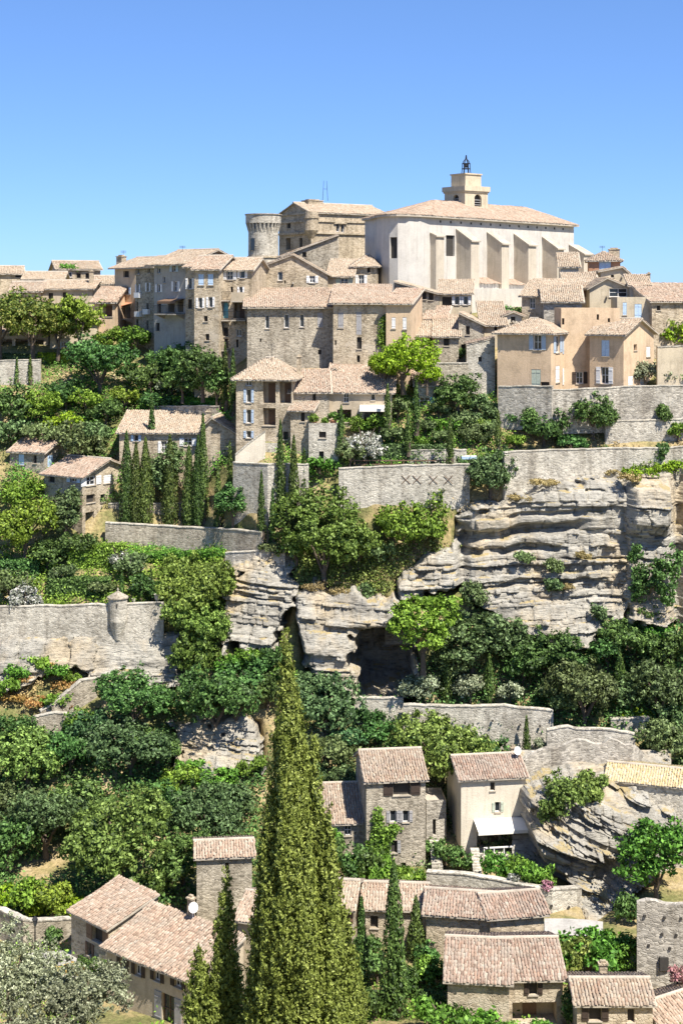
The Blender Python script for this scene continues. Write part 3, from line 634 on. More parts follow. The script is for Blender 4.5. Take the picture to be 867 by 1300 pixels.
def house(name, label, pl, pr, pt, pb, D=None, yaw=0, depth=6, roof='gable_x', pitch=18, wall='beige_stone', tile='tile_beige', f=(), l=(), r=(), over=.35, apex=.5, rise=None, cat='house', chim=(), group=None, base=4.0, lo=None, parapet=.3):
    D = float(Dt(pl, pb)) if D is None else D; a = math.radians(yaw); rr = np.random.default_rng(int(pl * 13 + pt * 7))
    d = np.array([math.cos(a), math.sin(a), 0.]); b = np.array([-math.sin(a), math.cos(a), 0.]); O = P(pl, pt, D); ze = O[2]; O[2] = 0
    W = np.dot(hit(pr, pt, O + [0, 0, ze], b) - O, d); zb = P(pl, pb, D)[2]; root_p = np.array([O[0], O[1], zb]); z0 = min(zb, *(ground_z(q) for q in (O, O + d * W, O + b * depth, O + d * W + b * depth))) - 1.5
    t = thing(name, root_p, label, cat, group); tn = math.tan(math.radians(pitch)); Dp = depth; Z = lambda p, z: np.array([p[0], p[1], z])
    c = lambda x, y, z: O + d * x + b * y + np.array([0, 0, z])
    o = over; tiles, sl = [], MB(); top = {}
    def panel(*pts):
        tile_panel(*pts, tiles, r=rr); pp = [np.asarray(q) for q in pts]; pp = [pp[0], pp[1], pp[2 + 1], pp[2]] if np.linalg.norm(pp[2] - pp[3]) > .01 else [pp[0], pp[1], pp[2]]
        slab(sl, [q - np.array([0, 0, .0]) for q in pp])
    h = rise if rise is not None else None
    if roof == 'gable_x':
        h = (Dp / 2) * tn if h is None else h; dz = o * h / (Dp / 2)
        panel(c(-o, -o, ze - dz), c(W + o, -o, ze - dz), c(-o, Dp / 2, ze + h), c(W + o, Dp / 2, ze + h)); panel(c(W + o, Dp + o, ze - dz), c(-o, Dp + o, ze - dz), c(W + o, Dp / 2, ze + h), c(-o, Dp / 2, ze + h))
        top = dict(f=[(0, ze), (W, ze)], b=[(0, ze), (W, ze)], l=[(0, ze), (Dp / 2, ze + h), (Dp, ze)], r=[(0, ze), (Dp / 2, ze + h), (Dp, ze)])
    elif roof == 'shed_f':
        h = Dp * tn if h is None else h; dz = o * h / Dp
        panel(c(-o, -o, ze - dz), c(W + o, -o, ze - dz), c(-o, Dp, ze + h), c(W + o, Dp, ze + h))
        top = dict(f=[(0, ze), (W, ze)], b=[(0, ze + h), (W, ze + h)], r=[(0, ze), (Dp, ze + h)], l=[(0, ze + h), (Dp, ze)])
    elif roof in ('gable_y', 'shed_l', 'shed_r'):
        ax = {'gable_y': apex, 'shed_l': 1.0, 'shed_r': 0.0}[roof] * W
        h = (max(ax, W - ax) if roof != 'gable_y' else ax) * tn if h is None else h
        zr = ze if lo is None else ze + lo                 # right eave height
        zl, za = ze, ze + h
        if roof == 'shed_r': zl, za, zr = ze, ze, ze - h
        if ax > .01: dz = o * (za - zl) / ax; panel(c(-o, Dp + o, zl - dz), c(-o, -o, zl - dz), c(ax, Dp + o, za), c(ax, -o, za))
        if W - ax > .01: dz = o * (za - zr) / (W - ax); panel(c(W + o, -o, zr - dz), c(W + o, Dp + o, zr - dz), c(ax, -o, za), c(ax, Dp + o, za))
        pf = [(0, zl), (ax, za), (W, zr)] if 0 < ax < W else [(0, zl if ax else za), (W, zr if not ax else za)]
        top = dict(f=pf, b=[(W - s, z) for s, z in reversed(pf)], l=[(0, pf[0][1]), (Dp, pf[0][1])], r=[(0, pf[-1][1]), (Dp, pf[-1][1])])
    elif roof == 'hip':
        h = (Dp / 2) * tn if h is None else h; ins = min(W * .42, Dp * .5); g = Dp / 2; dz = o * h / g
        A, B, Cc, Dd = c(-o, -o, ze - dz), c(W + o, -o, ze - dz), c(W + o, Dp + o, ze - dz), c(-o, Dp + o, ze - dz); R0, R1 = c(ins, g, ze + h), c(W - ins, g, ze + h)
        panel(A, B, R0, R1); panel(B, Cc, R1, R1); panel(Cc, Dd, R1, R0); panel(Dd, A, R0, R0)
        top = {k: [(0, ze), (W if k in 'fb' else Dp, ze)] for k in 'fbrl'}
    else:                                                 # flat terrace with a low parapet
        top = {k: [(0, ze), (W if k in 'fb' else Dp, ze)] for k in 'fbrl'}; sl.box(O, d, b, .02, W - .02, .02, Dp - .02, ze - parapet - .15, ze - parapet)
    wb = MB(); FA = dict(f=(c(0, 0, 0), d, -b, W), r=(c(W, 0, 0), b, d, Dp), b=(c(W, Dp, 0), -d, b, W), l=(c(0, Dp, 0), -b, -d, Dp)); wins = []
    for key, ops in (('f', f), ('r', r), ('l', l), ('b', ())):
        fo, fd, fn, fl = FA[key]; holes = []
        for (x0, x1, y0, y1, st) in ops:
            p_a = hit(x0, y1, fo, fn); p_b = hit(x1, y0, fo, fn); s0, s1 = sorted((np.dot(p_a - fo, fd), np.dot(p_b - fo, fd))); za, zt = p_a[2], p_b[2]
            s0, s1 = max(s0, .08), min(s1, fl - .08); lim = min(np.interp([s0, s1], [q[0] for q in top[key]], [q[1] for q in top[key]])) - .06; zt = min(zt, lim)
            if s1 - s0 < .12 or zt - za < .15: continue
            holes.append((s0, s1, za, zt)); wins.append((fo, fd, fn, s0, s1, za, zt, st))
        facade(wb, fo, fd, fn, fl, z0, top[key], holes)
    wb.build('wall', M[wall], t, root_p)
    for (fo, fd, fn, s0, s1, za, zt, st) in wins:
        if st != 'O': window(t, root_p, Z(fo, 0), fd, fn, s0, s1, za, zt, st)
    if sl.v:
        ro = sl.build('roof' if tiles else 'terrace_floor', M['mortar'], t, root_p)
        if tiles: finish_tiles(tiles, ro, root_p, tile)
        if tiles and roof in ('gable_x', 'hip', 'gable_y'):
            rb = MB()
            if roof == 'gable_x': e0, e1 = c(-o, Dp / 2, ze + h), c(W + o, Dp / 2, ze + h)
            elif roof == 'hip': e0, e1 = R0, R1
            else: e0, e1 = c(ax, -o, za), c(ax, Dp + o, za)
            rb.tube(e0 + [0, 0, .06], e1 + [0, 0, .06], .13, .13, 8); rb.build('ridge_cap', M['mortar'], ro, root_p)
    for (cx0, cx1, cy0, cy1, fr) in chim:                 # chimney by pixel box, fr = share of the depth
        pl0 = O + b * Dp * fr; q0 = hit(cx0, cy1, pl0, b); q1 = hit(cx1, cy0, pl0, b); cb = MB(); ww = np.dot(q1 - q0, d); q0z = Z(q0, 0)
        cb.box(q0z, d, b, 0, ww, -ww * .35, ww * .35, q0[2] - 1.2, q1[2] - .1); cb.box(q0z, d, b, -.07, ww + .07, -ww * .35 - .07, ww * .35 + .07, q1[2] - .1, q1[2])
        cb.box(q0z, d, b, ww * .15, ww * .85, -ww * .2, ww * .2, q1[2], q1[2] + .16)
        cb.build('chimney', M['warm_stone'], t, root_p)
    HI[label] = dict(t=t, O=O, d=d, b=b, W=W, ze=ze, Dp=Dp, off=root_p, c=c, z0=zb); return HI[label]
def stone_wall(label, pts, mat='grey_stone', th=.5, D=None, rough=.06, coping=True, name='retaining_wall', sink=1.2, group=None):
    """pts = [(px, py_top, py_base)...]; each foot stands on the hillside unless D is given."""
    W = []
    for i, (px, t_, b_) in enumerate(pts):
        dd = float(Dt(px, b_)) - .3 if D is None else (D[i] if isinstance(D, (list, tuple)) else D); W.append((P(px, t_, dd), P(px, b_, dd)))
    off = W[0][1].copy(); tp, bt = [], []
    for (t0, b0), (t1, b1) in zip(W[:-1], W[1:]):
        n = max(1, int(np.linalg.norm((t1 - t0)[:2]) / .6))
        for k in range(n): tp.append(t0 + (t1 - t0) * k / n); bt.append(b0 + (b1 - b0) * k / n)
    tp.append(W[-1][0]); bt.append(W[-1][1]); tp = np.array(tp); bt = np.array(bt)
    tp[:, 2] += rough * fbm(tp[:, 0] * 1.1, tp[:, 1] * 1.1, 2.0, 3); bt[:, 2] -= sink
    dr = np.gradient(tp[:, :2], axis=0) if len(tp) > 1 else np.array([[1, 0]]); dr = unit(dr); nb = np.stack([-dr[:, 1], dr[:, 0], 0 * dr[:, 0]], 1) * th
    mb = MB(); q = len(tp)
    for i in range(q - 1):
        mb.quad(bt[i], bt[i + 1], tp[i + 1], tp[i]); mb.quad(bt[i + 1] + nb[i + 1], bt[i] + nb[i], tp[i] + nb[i], tp[i + 1] + nb[i + 1]); mb.quad(tp[i], tp[i + 1], tp[i + 1] + nb[i + 1], tp[i] + nb[i])
    mb.quad(bt[0] + nb[0], bt[0], tp[0], tp[0] + nb[0]); mb.quad(bt[-1], bt[-1] + nb[-1], tp[-1] + nb[-1], tp[-1])
    t = thing(name, off, label, 'wall', group); mb.build('wall_face', M[mat], t, off)
    if coping:
        cb = MB(); e = nb * .1; up = np.array([0, 0, .1])
        for i in range(q - 1):
            cb.hexa([tp[i] - e[i] + [0, 0, .004], tp[i + 1] - e[i + 1] + [0, 0, .004], tp[i + 1] + nb[i + 1] * 1.1 + [0, 0, .004], tp[i] + nb[i] * 1.1 + [0, 0, .004]], [tp[i] - e[i] + up, tp[i + 1] - e[i + 1] + up, tp[i + 1] + nb[i + 1] * 1.1 + up, tp[i] + nb[i] * 1.1 + up])
        cb.build('coping', M['pale_stone'], t, off)
    return t
# ================================================================== the hill
build_terrain()
build_cliff('a', 'low layered grey cliff under the turreted garden wall')
build_cliff('b', 'pale cliff face beside the creeper-covered bank')
build_cliff('c', 'grey cliff with a dark overhanging cave at its foot')
build_cliff('d', 'broad bedded limestone cliff with deep horizontal ledges')
build_cliff('e', 'projecting limestone pillar with a cleft beside the broad cliff')
build_cliff('f', 'dark rocky outcrop among trees in the valley wood')
build_cliff('g', 'tilted layered rock face under the ruined wall', .8)

# ================================================================== far hamlet at the hilltop, upper left
H = house
H('house', 'gabled stone house with three dark windows and creeper on its roof', 73, 128, 341, 376, 196, 18, 7, 'gable_x', 17, 'warm_stone', 'tile_beige', f=[(83, 92, 345, 352, 'g'), (98, 103, 347, 353, 'd'), (109, 114, 347, 354, 'd')])
H('house', 'low house with a pale tiled roof behind the gabled stone house', -30, 30, 347, 380, 204, 14, 8, 'gable_x', 15, 'warm_stone', 'tile_beige', f=[(20, 27, 348, 352, 'd')])
H('house', 'small house with a low ridge below the gabled stone house', 30, 80, 354, 380, 190, 4, 6, 'gable_x', 17, 'beige_stone', 'tile_beige', f=[(56, 70, 355, 359, 'd')])
H('house', 'beige house with a dark square window above the plane trees', 14, 52, 369, 425, 182, 3, 6, 'gable_x', 20, 'pink_plaster', 'tile_old', f=[(31, 40, 378, 386, 'd')])
H('house', 'long house with a rust-coloured roof above the plane trees', 53, 118, 366, 425, 183, -3, 6, 'gable_x', 18, 'beige_plaster', 'tile_beige', f=[(62, 68, 372, 380, 'd'), (80, 86, 371, 379, 'd')], chim=[(114, 119, 344, 362, .3)])
H('house', 'narrow house with two stepped roofs next to the tall tenements', 118, 148, 360, 420, 186, 8, 6, 'gable_x', 18, 'pale_stone', 'tile_beige', f=[(124, 130, 364, 370, 'g')])
H('house', 'ochre lean-to house with a deep shaded loggia beside the tenements', 118, 146, 383, 430, 174, -6, 5, 'shed_f', 20, 'ochre_plaster', 'tile_pink', f=[(126, 143, 386, 402, 'd')])
H('house', 'cream building with a small glazed door behind the plane trees', 64, 124, 408, 448, 171.5, 4, 5, 'shed_f', 10, 'cream_plaster', 'tile_beige', f=[(78, 85, 434, 446, 'gw')])
H('house', 'long cafe building with shaded openings under the plane trees', -40, 62, 421, 448, 172, 2, 5, 'shed_f', 10, 'beige_plaster', 'tile_old', f=[(2, 16, 430, 446, 'd'), (20, 36, 430, 446, 'd'), (42, 56, 430, 446, 'd')])

# ================================================================== tall tenements on the upper left
H('house', 'tall beige tenement with a terrace awning at the end of the row', 146, 172, 339, 442, 180, -42, 8, 'gable_x', 17, 'beige_plaster', 'tile_beige', over=.6,
  f=[(157, 164, 344, 352, 'd'), (150, 156, 365, 374, 'gl'), (160, 164, 365, 374, 'gl'), (150, 156, 388, 404, 'd'), (160, 166, 388, 404, 'd')], chim=[(151, 158, 325, 334, .3)])
H('house', 'tall narrow stone tenement with air conditioners between two tenements', 172.5, 196, 338, 440, 173, -42, 8, 'gable_x', 17, 'grey_stone', 'tile_beige', over=.6,
  f=[(174, 177, 341, 348, 'g'), (188, 191, 340, 347, 'g'), (174, 177, 361, 371, 'gw'), (187, 190, 359, 370, 'gw'), (172.8, 176, 383, 396, 'd'), (186, 189, 385, 397, 'd'), (173, 176, 405, 413, 'd'), (186, 189, 407, 418, 'd')])
H('house', 'tall grey rendered tenement with a roofed balcony', 196, 236, 334, 440, 168, -40, 9, 'gable_x', 19, 'grey_plaster', 'tile_beige', over=.8,
  f=[(200, 204, 340, 347, 'g'), (219, 224, 336, 345, 'gl'), (207, 210, 351, 359, 'g'), (200, 204, 361, 371, 'gw'), (221, 226, 357, 370, 'gw'), (200, 205, 385, 397, 'd'), (214, 222, 382, 396, 'd'), (226, 233, 380, 396, 'd'), (198, 203, 410, 420, 'd')],
  r=[(257, 263, 322, 327, 'd'), (266, 272, 321, 327, 'd')])
H('house', 'slim tenement with one pair of white shutters', 236, 247, 338, 440, 162, -25, 7, 'gable_x', 18, 'warm_stone', 'tile_pink', f=[(239, 244, 353, 367, 'gw'), (239, 244, 380, 392, 'd')])
H('house', 'stone tenement with white and light blue shutters above a bare wall', 247, 278, 341, 446, 159.5, -14, 8, 'gable_x', 20, 'beige_stone', 'tile_pink',
  f=[(252, 259, 348, 362, 'glC'), (264, 271, 348, 362, 'glC'), (252, 257, 378, 391, 'gw'), (265, 270, 377, 390, 'gw'), (259, 264, 401, 408, 'd'), (261, 266, 424, 432, 'd')])
H('house', 'stone tenement with balconies and a turquoise door', 279, 320, 342, 458, 160.5, -10, 8, 'gable_x', 18, 'warm_stone', 'tile_beige',
  f=[(288, 296, 344, 355, 'gw'), (305, 311, 343, 353, 'gw'), (282, 290, 384, 404, 'DtC'), (297, 311, 384, 404, 'd'), (293, 296, 364, 377, 'd'), (304, 308, 364, 380, 'gw'), (284, 290, 416, 427, 'd'), (300, 307, 418, 427, 'g'), (285, 290, 430, 442, 'd'), (300, 303, 431, 441, 'd')])
H('house', 'broad stone house with a wide front gable above the long building', 321, 416, 342, 400, 167, 0, 9, 'gable_y', 18, 'warm_stone', 'tile_beige', apex=.54, rise=1.75, lo=-.5, over=.3,
  f=[(353, 359, 345, 356, 'g'), (352, 357, 368, 377, 'd'), (393, 400, 350, 359, 'gw'), (393, 400, 370, 376, 'd'), (361, 363, 356, 360, 'd')])
H('house', 'stone house with one long sloping roof edge under the castle', 360, 430, 324, 372, 180, 6, 8, 'shed_l', 18, 'grey_stone', 'tile_beige', rise=2.6, f=[(384, 389, 320, 327, 'd')])
H('house', 'small house with green shutters between the castle and the church', 416, 447, 350, 385, 174, -6, 6, 'shed_f', 20, 'beige_plaster', 'tile_beige', f=[(432, 442, 353, 363, 'gg')])
H('house', 'pale stone house with a two-tier roof beside the church apse', 447, 478, 337, 380, 176, -8, 6, 'hip', 24, 'warm_stone', 'tile_beige', f=[(455, 462, 349, 362, 'gw'), (466, 470, 340, 346, 'd')])

# ================================================================== the castle
def castle():
    h = H('castle', 'large castle block with stepped cornices and a pedimented end', 395, 492, 269, 345, 204, 34, 8.6, 'gable_x', 24, 'warm_stone', 'tile_beige', over=.3, rise=1.5, cat='castle',
          f=[(427, 431, 284, 294, 'g'), (433, 437, 285, 295, 'g'), (470, 473, 296, 304, 'g')], l=[(364, 369, 282, 290, 'd'), (363, 369, 302, 317, 'd'), (380, 384, 302, 316, 'd')], chim=[(387, 406, 255, 266, .5), (430, 444, 262, 272, .5)])
    t, c, off, W, ze, Dp, d, b = [h[k] for k in ('t', 'c', 'off', 'W', 'ze', 'Dp', 'd', 'b')]
    for z0, z1, e in ((ze - .25, ze - .02, .22), (ze - 1.35, ze - 1.1, .18), (ze - 3.05, ze - 2.75, .25)):
        m = MB(); m.box(h['O'], d, b, -e, W + e, -e, -.003, z0, z1); m.box(h['O'], d, b, -e, -.003, 0, Dp, z0, z1); m.build('cornice', M['warm_stone'], t, off)
    m = MB(); k = c(.25, .35, 0); m.cyl(k, .3, 1.0, ze - 3.9, ze - 2.6, 18); m.cyl(k, 1.0, 1.0, ze - 2.6, ze - .9, 18); m.cyl(k, 1.12, 1.12, ze - .9, ze - .6, 18); m.cyl(k, 1.0, 1.0, ze - .6, ze + .05, 18)
    m.build('corner_turret', M['warm_stone'], t, off)
    m = MB(); q = hit(425, 284, h['O'], -b) ; s = np.dot(q - h['O'], d); z = q[2]
    m.hexa([c(s - .2, -.25, z), c(s + 2.0, -.25, z), c(s + 2.0, -.003, z), c(s - .2, -.003, z)], [c(s + .85, -.25, z + .75), c(s + .95, -.25, z + .75), c(s + .95, -.003, z + .75), c(s + .85, -.003, z + .75)]); m.build('pediment', M['warm_stone'], t, off)
    # round tower
    D = 201.; ctr = P(334.5, 300, D); r = 21.0 / F * D; zt = P(334, 272, D)[2]; zs = P(334, 293, D)[2]; zb = P(334, 345, D)[2]
    o = np.array([ctr[0], D, zb]); t = thing('castle_tower', o, 'round castle tower crowned with a ring of machicolation arches', 'tower')
    m = MB(); m.cyl(ctr, r * .93, r * .9, zb - 3, zt - 1.2, 40); m.build('wall', M['pale_stone'], t, off=o)
    m = MB(); m.cyl(ctr, r * .98, r * .98, zb + 1.9, zb + 2.15, 40); m.build('string_course', M['warm_stone'], t, o)
    n = 26
    for i in range(n):
        a = i * 2 * math.pi / n; dd = np.array([-math.sin(a), math.cos(a), 0]); bb = np.array([math.cos(a), math.sin(a), 0]); m = MB()
        p = np.array([ctr[0], D, 0]); w = .13
        m.hexa([p + dd * -w + bb * r * .9 + [0, 0, zs - .3], p + dd * w + bb * r * .9 + [0, 0, zs - .3], p + dd * w + bb * r * .86 + [0, 0, zs - .3], p - dd * w + bb * r * .86 + [0, 0, zs - .3]][::-1],
               [p + dd * -w + bb * r * 1.06 + [0, 0, zs + 1.0], p + dd * w + bb * r * 1.06 + [0, 0, zs + 1.0], p + dd * w + bb * r * .86 + [0, 0, zs + 1.0], p - dd * w + bb * r * .86 + [0, 0, zs + 1.0]][::-1])
        m.build('corbel', M['pale_stone'], t, o)
    m = MB(); m.cyl(ctr, r * 1.07, r * 1.07, zs + 1.0, zt - .15, 40); m.build('parapet', M['pale_stone'], t, o)
    m = MB(); m.cyl(ctr, r * 1.12, r * 1.12, zt - .15, zt, 40); m.build('coping', M['grey_stone'], t, o)
    for px, y0, y1 in ((322, 303, 318), (325, 285, 291)):
        p = P(px, y1, D); a = math.asin((p[0] - ctr[0]) / (r * .93)); dd = np.array([math.cos(a), math.sin(a), 0]); bb = np.array([-math.sin(a), math.cos(a), 0]); q = np.array([ctr[0], D, 0]) - bb * r * .93
        m = MB(); m.box(q, dd, bb, -.32, .32, -.05, .2, p[2], P(px, y0, D)[2]); m.build('window', M['glass'], t, o)
castle()

# ================================================================== the church
def church():
    yaw = math.radians(48); d = np.array([math.cos(yaw), math.sin(yaw), 0]); b = np.array([-math.sin(yaw), math.cos(yaw), 0]); n = -b
    A0 = P(545, 272, 178.); ze = A0[2]; A0[2] = 0; zb = P(545, 402, 178.)[2]; off = np.array([A0[0], A0[1], zb])
    t = thing('church', off, 'large whitewashed church with sloping buttresses and a square belfry', 'church')
    L = np.dot(hit(728, 290, A0, n) - A0, d); Wd = 10.5
    ft = lambda px, D: np.array([*P(px, 300, D)[:2], 0])
    AP = [A0] + [ft(a, q) for a, q in ((533, 176.4), (519, 175.4), (505, 175.1), (494, 175.7), (485, 177.2), (478, 179.6), (474.5, 182.5))]; P3 = AP[-1]; P4 = A0 + b * Wd
    A1 = A0 + d * L; A2 = A1 + b * Wd
    wall = MB(); hw = []
    def face(a, c_, holes=(), rev=.5):
        dd = unit(c_ - a); nn = np.array([dd[1], -dd[0], 0]); hs = []
        for x0, x1, y0, y1 in holes:
            p = hit(x0, y1, a, nn); q = hit(x1, y0, a, nn); hs.append((np.dot(p - a, dd), np.dot(q - a, dd), p[2], q[2])); hw.append((a, dd, nn, *hs[-1]))
        facade(wall, a, dd, nn, np.linalg.norm(c_ - a), zb - 4, [(0, ze), (np.linalg.norm(c_ - a), ze)], hs, rev)
    face(A0, A1, [(566, 577, 299, 325), (619, 623, 339, 351), (653, 657, 339, 352), (690, 694, 342, 355)]); [face(AP[i + 1], AP[i], [(495, 504, 301, 328)] if i == 3 else ()) for i in range(len(AP) - 1)]; face(P4, P3); face(A1, A2); face(A2, P4)
    wall.build('wall', M['church_plaster'], t, off)
    for a, dd, nn, s0, s1, za, zt in hw: window(t, off, a, dd, nn, s0, s1, za, zt, 'dx')
    # roof
    up = lambda p, z: np.array([p[0], p[1], z]); tiles, sl = [], MB(); rr = np.random.default_rng(4)
    R0 = up(A0 + d * 7.5 + b * Wd / 2, ze + 2.3); R1 = up(A0 + d * (L - 4.2) + b * Wd / 2, ze + 2.3); o = .55
    ctr = A0 + d * 6 + b * Wd / 2
    ex = lambda p: up(p + unit(p - ctr) * o, ze - .2)
    eA0, eA1, eA2, eP4 = up(A0 + n * o, ze - .2), up(A1 + (n + d) * o, ze - .2), up(A2 + (b + d) * o, ze - .2), up(P4 + b * o, ze - .2); eap = [eA0] + [ex(q) for q in AP[1:]]
    for pts in ((eA0, eA1, R0, R1), (eA1, eA2, R1, R1), (eA2, eP4, R1, R0), (eP4, eap[-1], R0, R0)) + tuple((eap[i + 1], eap[i], R0, R0) for i in range(len(eap) - 1)):
        tile_panel(*pts, tiles, r=rr); pp = [pts[0], pts[1], pts[3], pts[2]] if pts[2] is not pts[3] else list(pts[:3]); slab(sl, pp, .22)
    ro = sl.build('roof', M['mortar'], t, off); finish_tiles(tiles, ro, off, 'tile_pink')
    # dark boxes painting the shade in beam-end holes under the eaves
    for s in np.arange(2.0, L - 1, 2.1):
        m = MB(); m.box(A0 + d * s, d, b, 0, .28, -.04, .1, ze - .95, ze - .68); m.build('vent_hole_shade', M['opening_shade'], t, off)
    # buttresses: (wall pixel, projection, width, top row at the wall, drop)
    for px, pj, w, pt, drop in ((546, .9, 1.6, 297, .35), (579, 2.3, 1.7, 292, 1.5), (618, 2.3, 1.6, 296, 1.5), (652, 2.3, 1.8, 298, 1.5), (688, 2.4, 1.6, 302, 1.6), (722, 2.4, 2.2, 312, 1.3)):
        q = hit(px, pt, A0, n); s = np.dot(q - A0, d); z = q[2]; c = lambda x, y, zz: A0 + d * (s + x) + n * y + np.array([0, 0, zz]); m = MB()
        m.hexa([c(0, pj, zb - 4), c(w, pj, zb - 4), c(w, .003, zb - 4), c(0, .003, zb - 4)], [c(0, pj, z - drop), c(w, pj, z - drop), c(w, .003, z), c(0, .003, z)]); bt = m.build('buttress', M['buttress_shade_plaster'], t, off)
        m = MB(); m.hexa([c(-.12, pj + .2, z - drop - .06), c(w + .12, pj + .2, z - drop - .06), c(w + .12, .006, z + .02), c(-.12, .006, z + .02)], [c(-.12, pj + .2, z - drop + .12), c(w + .12, pj + .2, z - drop + .12), c(w + .12, .006, z + .2), c(-.12, .006, z + .2)]); m.build('cap', M['mortar'], bt, off)
    # chapels between the buttresses with lean-to roofs
    for pa, pb_, pt in ((598, 617.5, 353), (635, 652, 355), (671, 687, 358), (704, 721, 352)):
        qa = hit(pa, pt, A0, n); s0 = np.dot(qa - A0, d) - 2.4; s1 = s0 + 3.4 + (pb_ - pa) * .03; z = qa[2]; m = MB()
        sa = np.dot(hit({598: 579, 635: 618, 671: 652, 704: 688}[pa], 340, A0, n) - A0, d) + 1.75; sb = np.dot(hit({598: 618, 635: 652, 671: 688, 704: 722}[pa], 340, A0, n) - A0, d) - .05
        c = lambda x, y, zz: A0 + d * x + n * y + np.array([0, 0, zz])
        m.hexa([c(sa, 1.9, zb - 4), c(sb, 1.9, zb - 4), c(sb, .01, zb - 4), c(sa, .01, zb - 4)], [c(sa, 1.9, z - .75), c(sb, 1.9, z - .75), c(sb, .01, z - .1), c(sa, .01, z - .1)]); ch = m.build('chapel', M['church_plaster'], t, off)
        tl = []; tile_panel(c(sa, 2.2, z - .75), c(sb, 2.2, z - .75), c(sa, .02, z + .02), c(sb, .02, z + .02), tl, r=rr); finish_tiles(tl, ch, off, 'tile_pink')
    m = MB(); c = lambda x, y, zz: A0 + d * x + n * y + np.array([0, 0, zz]); m.box(A0, d, -n, 2.6, L + 1.5, -3.6, -1.0, zb - 5, P(600, 366, 178)[2]); m.build('plinth', M['church_plaster'], t, off)
    # belfry
    yb = math.radians(37); db = np.array([math.cos(yb), math.sin(yb), 0]); bb = np.array([-math.sin(yb), math.cos(yb), 0]); D = 190.; C0 = P(590, 262, D); C0[2] = 0; s = np.dot(hit(619, 262, C0, bb) - C0, db); z0, z1 = P(590, 275, D)[2], P(590, 240, D)[2]
    wb = MB(); sd = s; hs = []
    for (fo, fd, fn, hp) in ((C0, db, -bb, (602, 611, 247, 262)), (C0 + db * s, bb, db, None), (C0 + db * s + bb * sd, -db, bb, None), (C0 + bb * sd, -bb, -db, (575, 582, 247, 259))):
        ho = []
        if hp: p = hit(hp[0], hp[3], fo, fn); q = hit(hp[1], hp[2], fo, fn); ho = [(np.dot(p - fo, fd), np.dot(q - fo, fd), p[2], q[2])]; hs.append((fo, fd, fn, *ho[0]))
        facade(wb, fo, fd, fn, s, z0 - 2, [(0, z1), (s, z1)], ho, .4)
    bf = wb.build('belfry', M['cream_plaster'], t, off)
    for fo, fd, fn, s0, s1, za, zt in hs:
        g = MB(); g.box(fo + fd * s0, fd, -fn, 0, s1 - s0, .38, .42, za, zt); g.build('bell_opening_shade', M['opening_shade'], bf, off)  # dark sheet painting the shade inside the belfry
        a = MB(); cx = (s0 + s1) / 2; hwid = (s1 - s0) / 2; pts = [(cx - hwid, zt + .001)] + [(cx + hwid * math.cos(q), zt - hwid * .9 + hwid * .9 * math.sin(q)) for q in np.linspace(math.pi, math.pi / 2, 6)]
        for sg in (1, -1):
            pl = [fo + fd * (cx + sg * (x - cx)) - fn * .02 + np.array([0, 0, z]) for x, z in [(cx - hwid, zt + .001)] + pts[1:] + [(cx, zt + .001)]]; a.hexa([p for p in pl], [p - fn * .3 for p in pl])
        a.build('arch', M['cream_plaster'], bf, off)
        for k in range(3): g = MB(); zz = za + (zt - za) * (.12 + .2 * k); g.box(fo + fd * s0, fd, -fn, 0, s1 - s0, .2, .34, zz, zz + .08); g.build('louvre', M['grey_paint'], bf, off)
    m = MB(); m.box(C0, db, bb, -.24, s + .24, -.24, sd + .24, z1 - .2, z1 + .45); m.box(C0, db, bb, -.12, s + .12, -.12, sd + .12, z1 - .4, z1 - .2); m.build('belfry_ledge', M['cream_plaster'], bf, off)
    zu = P(590, 220.5, D)[2]; m = MB(); m.box(C0, db, bb, .62, s - .62, .62, sd - .62, z1 + .45, zu); m.build('upper_stage', M['cream_plaster'], bf, off)
    m = MB(); m.box(C0, db, bb, .5, s - .5, .5, sd - .5, zu, zu + .18); m.build('stage_cap', M['cream_plaster'], bf, off)
    # iron bell cage
    cc = C0 + db * s / 2 + bb * sd / 2; zt = P(595, 196, D)[2]; hh = zt - zu; m = MB()
    for i in range(6):
        a = i * math.pi / 3; dx = np.array([math.cos(a), math.sin(a), 0]); prev = None
        for f, rr_ in ((0, .62), (.3, .52), (.55, .50), (.68, .34), (.8, .08), (1, .03)):
            p = cc + dx * rr_ + np.array([0, 0, zu + .18 + hh * f]); 
            if prev is not None: m.tube(prev, p, .05, .05, 5)
            prev = p
    for f, rr_ in ((.28, .55), (.55, .53)):
        pts = [cc + np.array([math.cos(q) * rr_, math.sin(q) * rr_, zu + .18 + hh * f]) for q in np.linspace(0, 2 * math.pi, 13)]
        for p, q in zip(pts[:-1], pts[1:]): m.tube(p, q, .05, .05, 5)
    m.cyl(cc, .3, .16, zu + .3 + hh * .3, zu + .3 + hh * .5, 12)
    m.build('bell_cage', M['iron'], bf, off)
church()
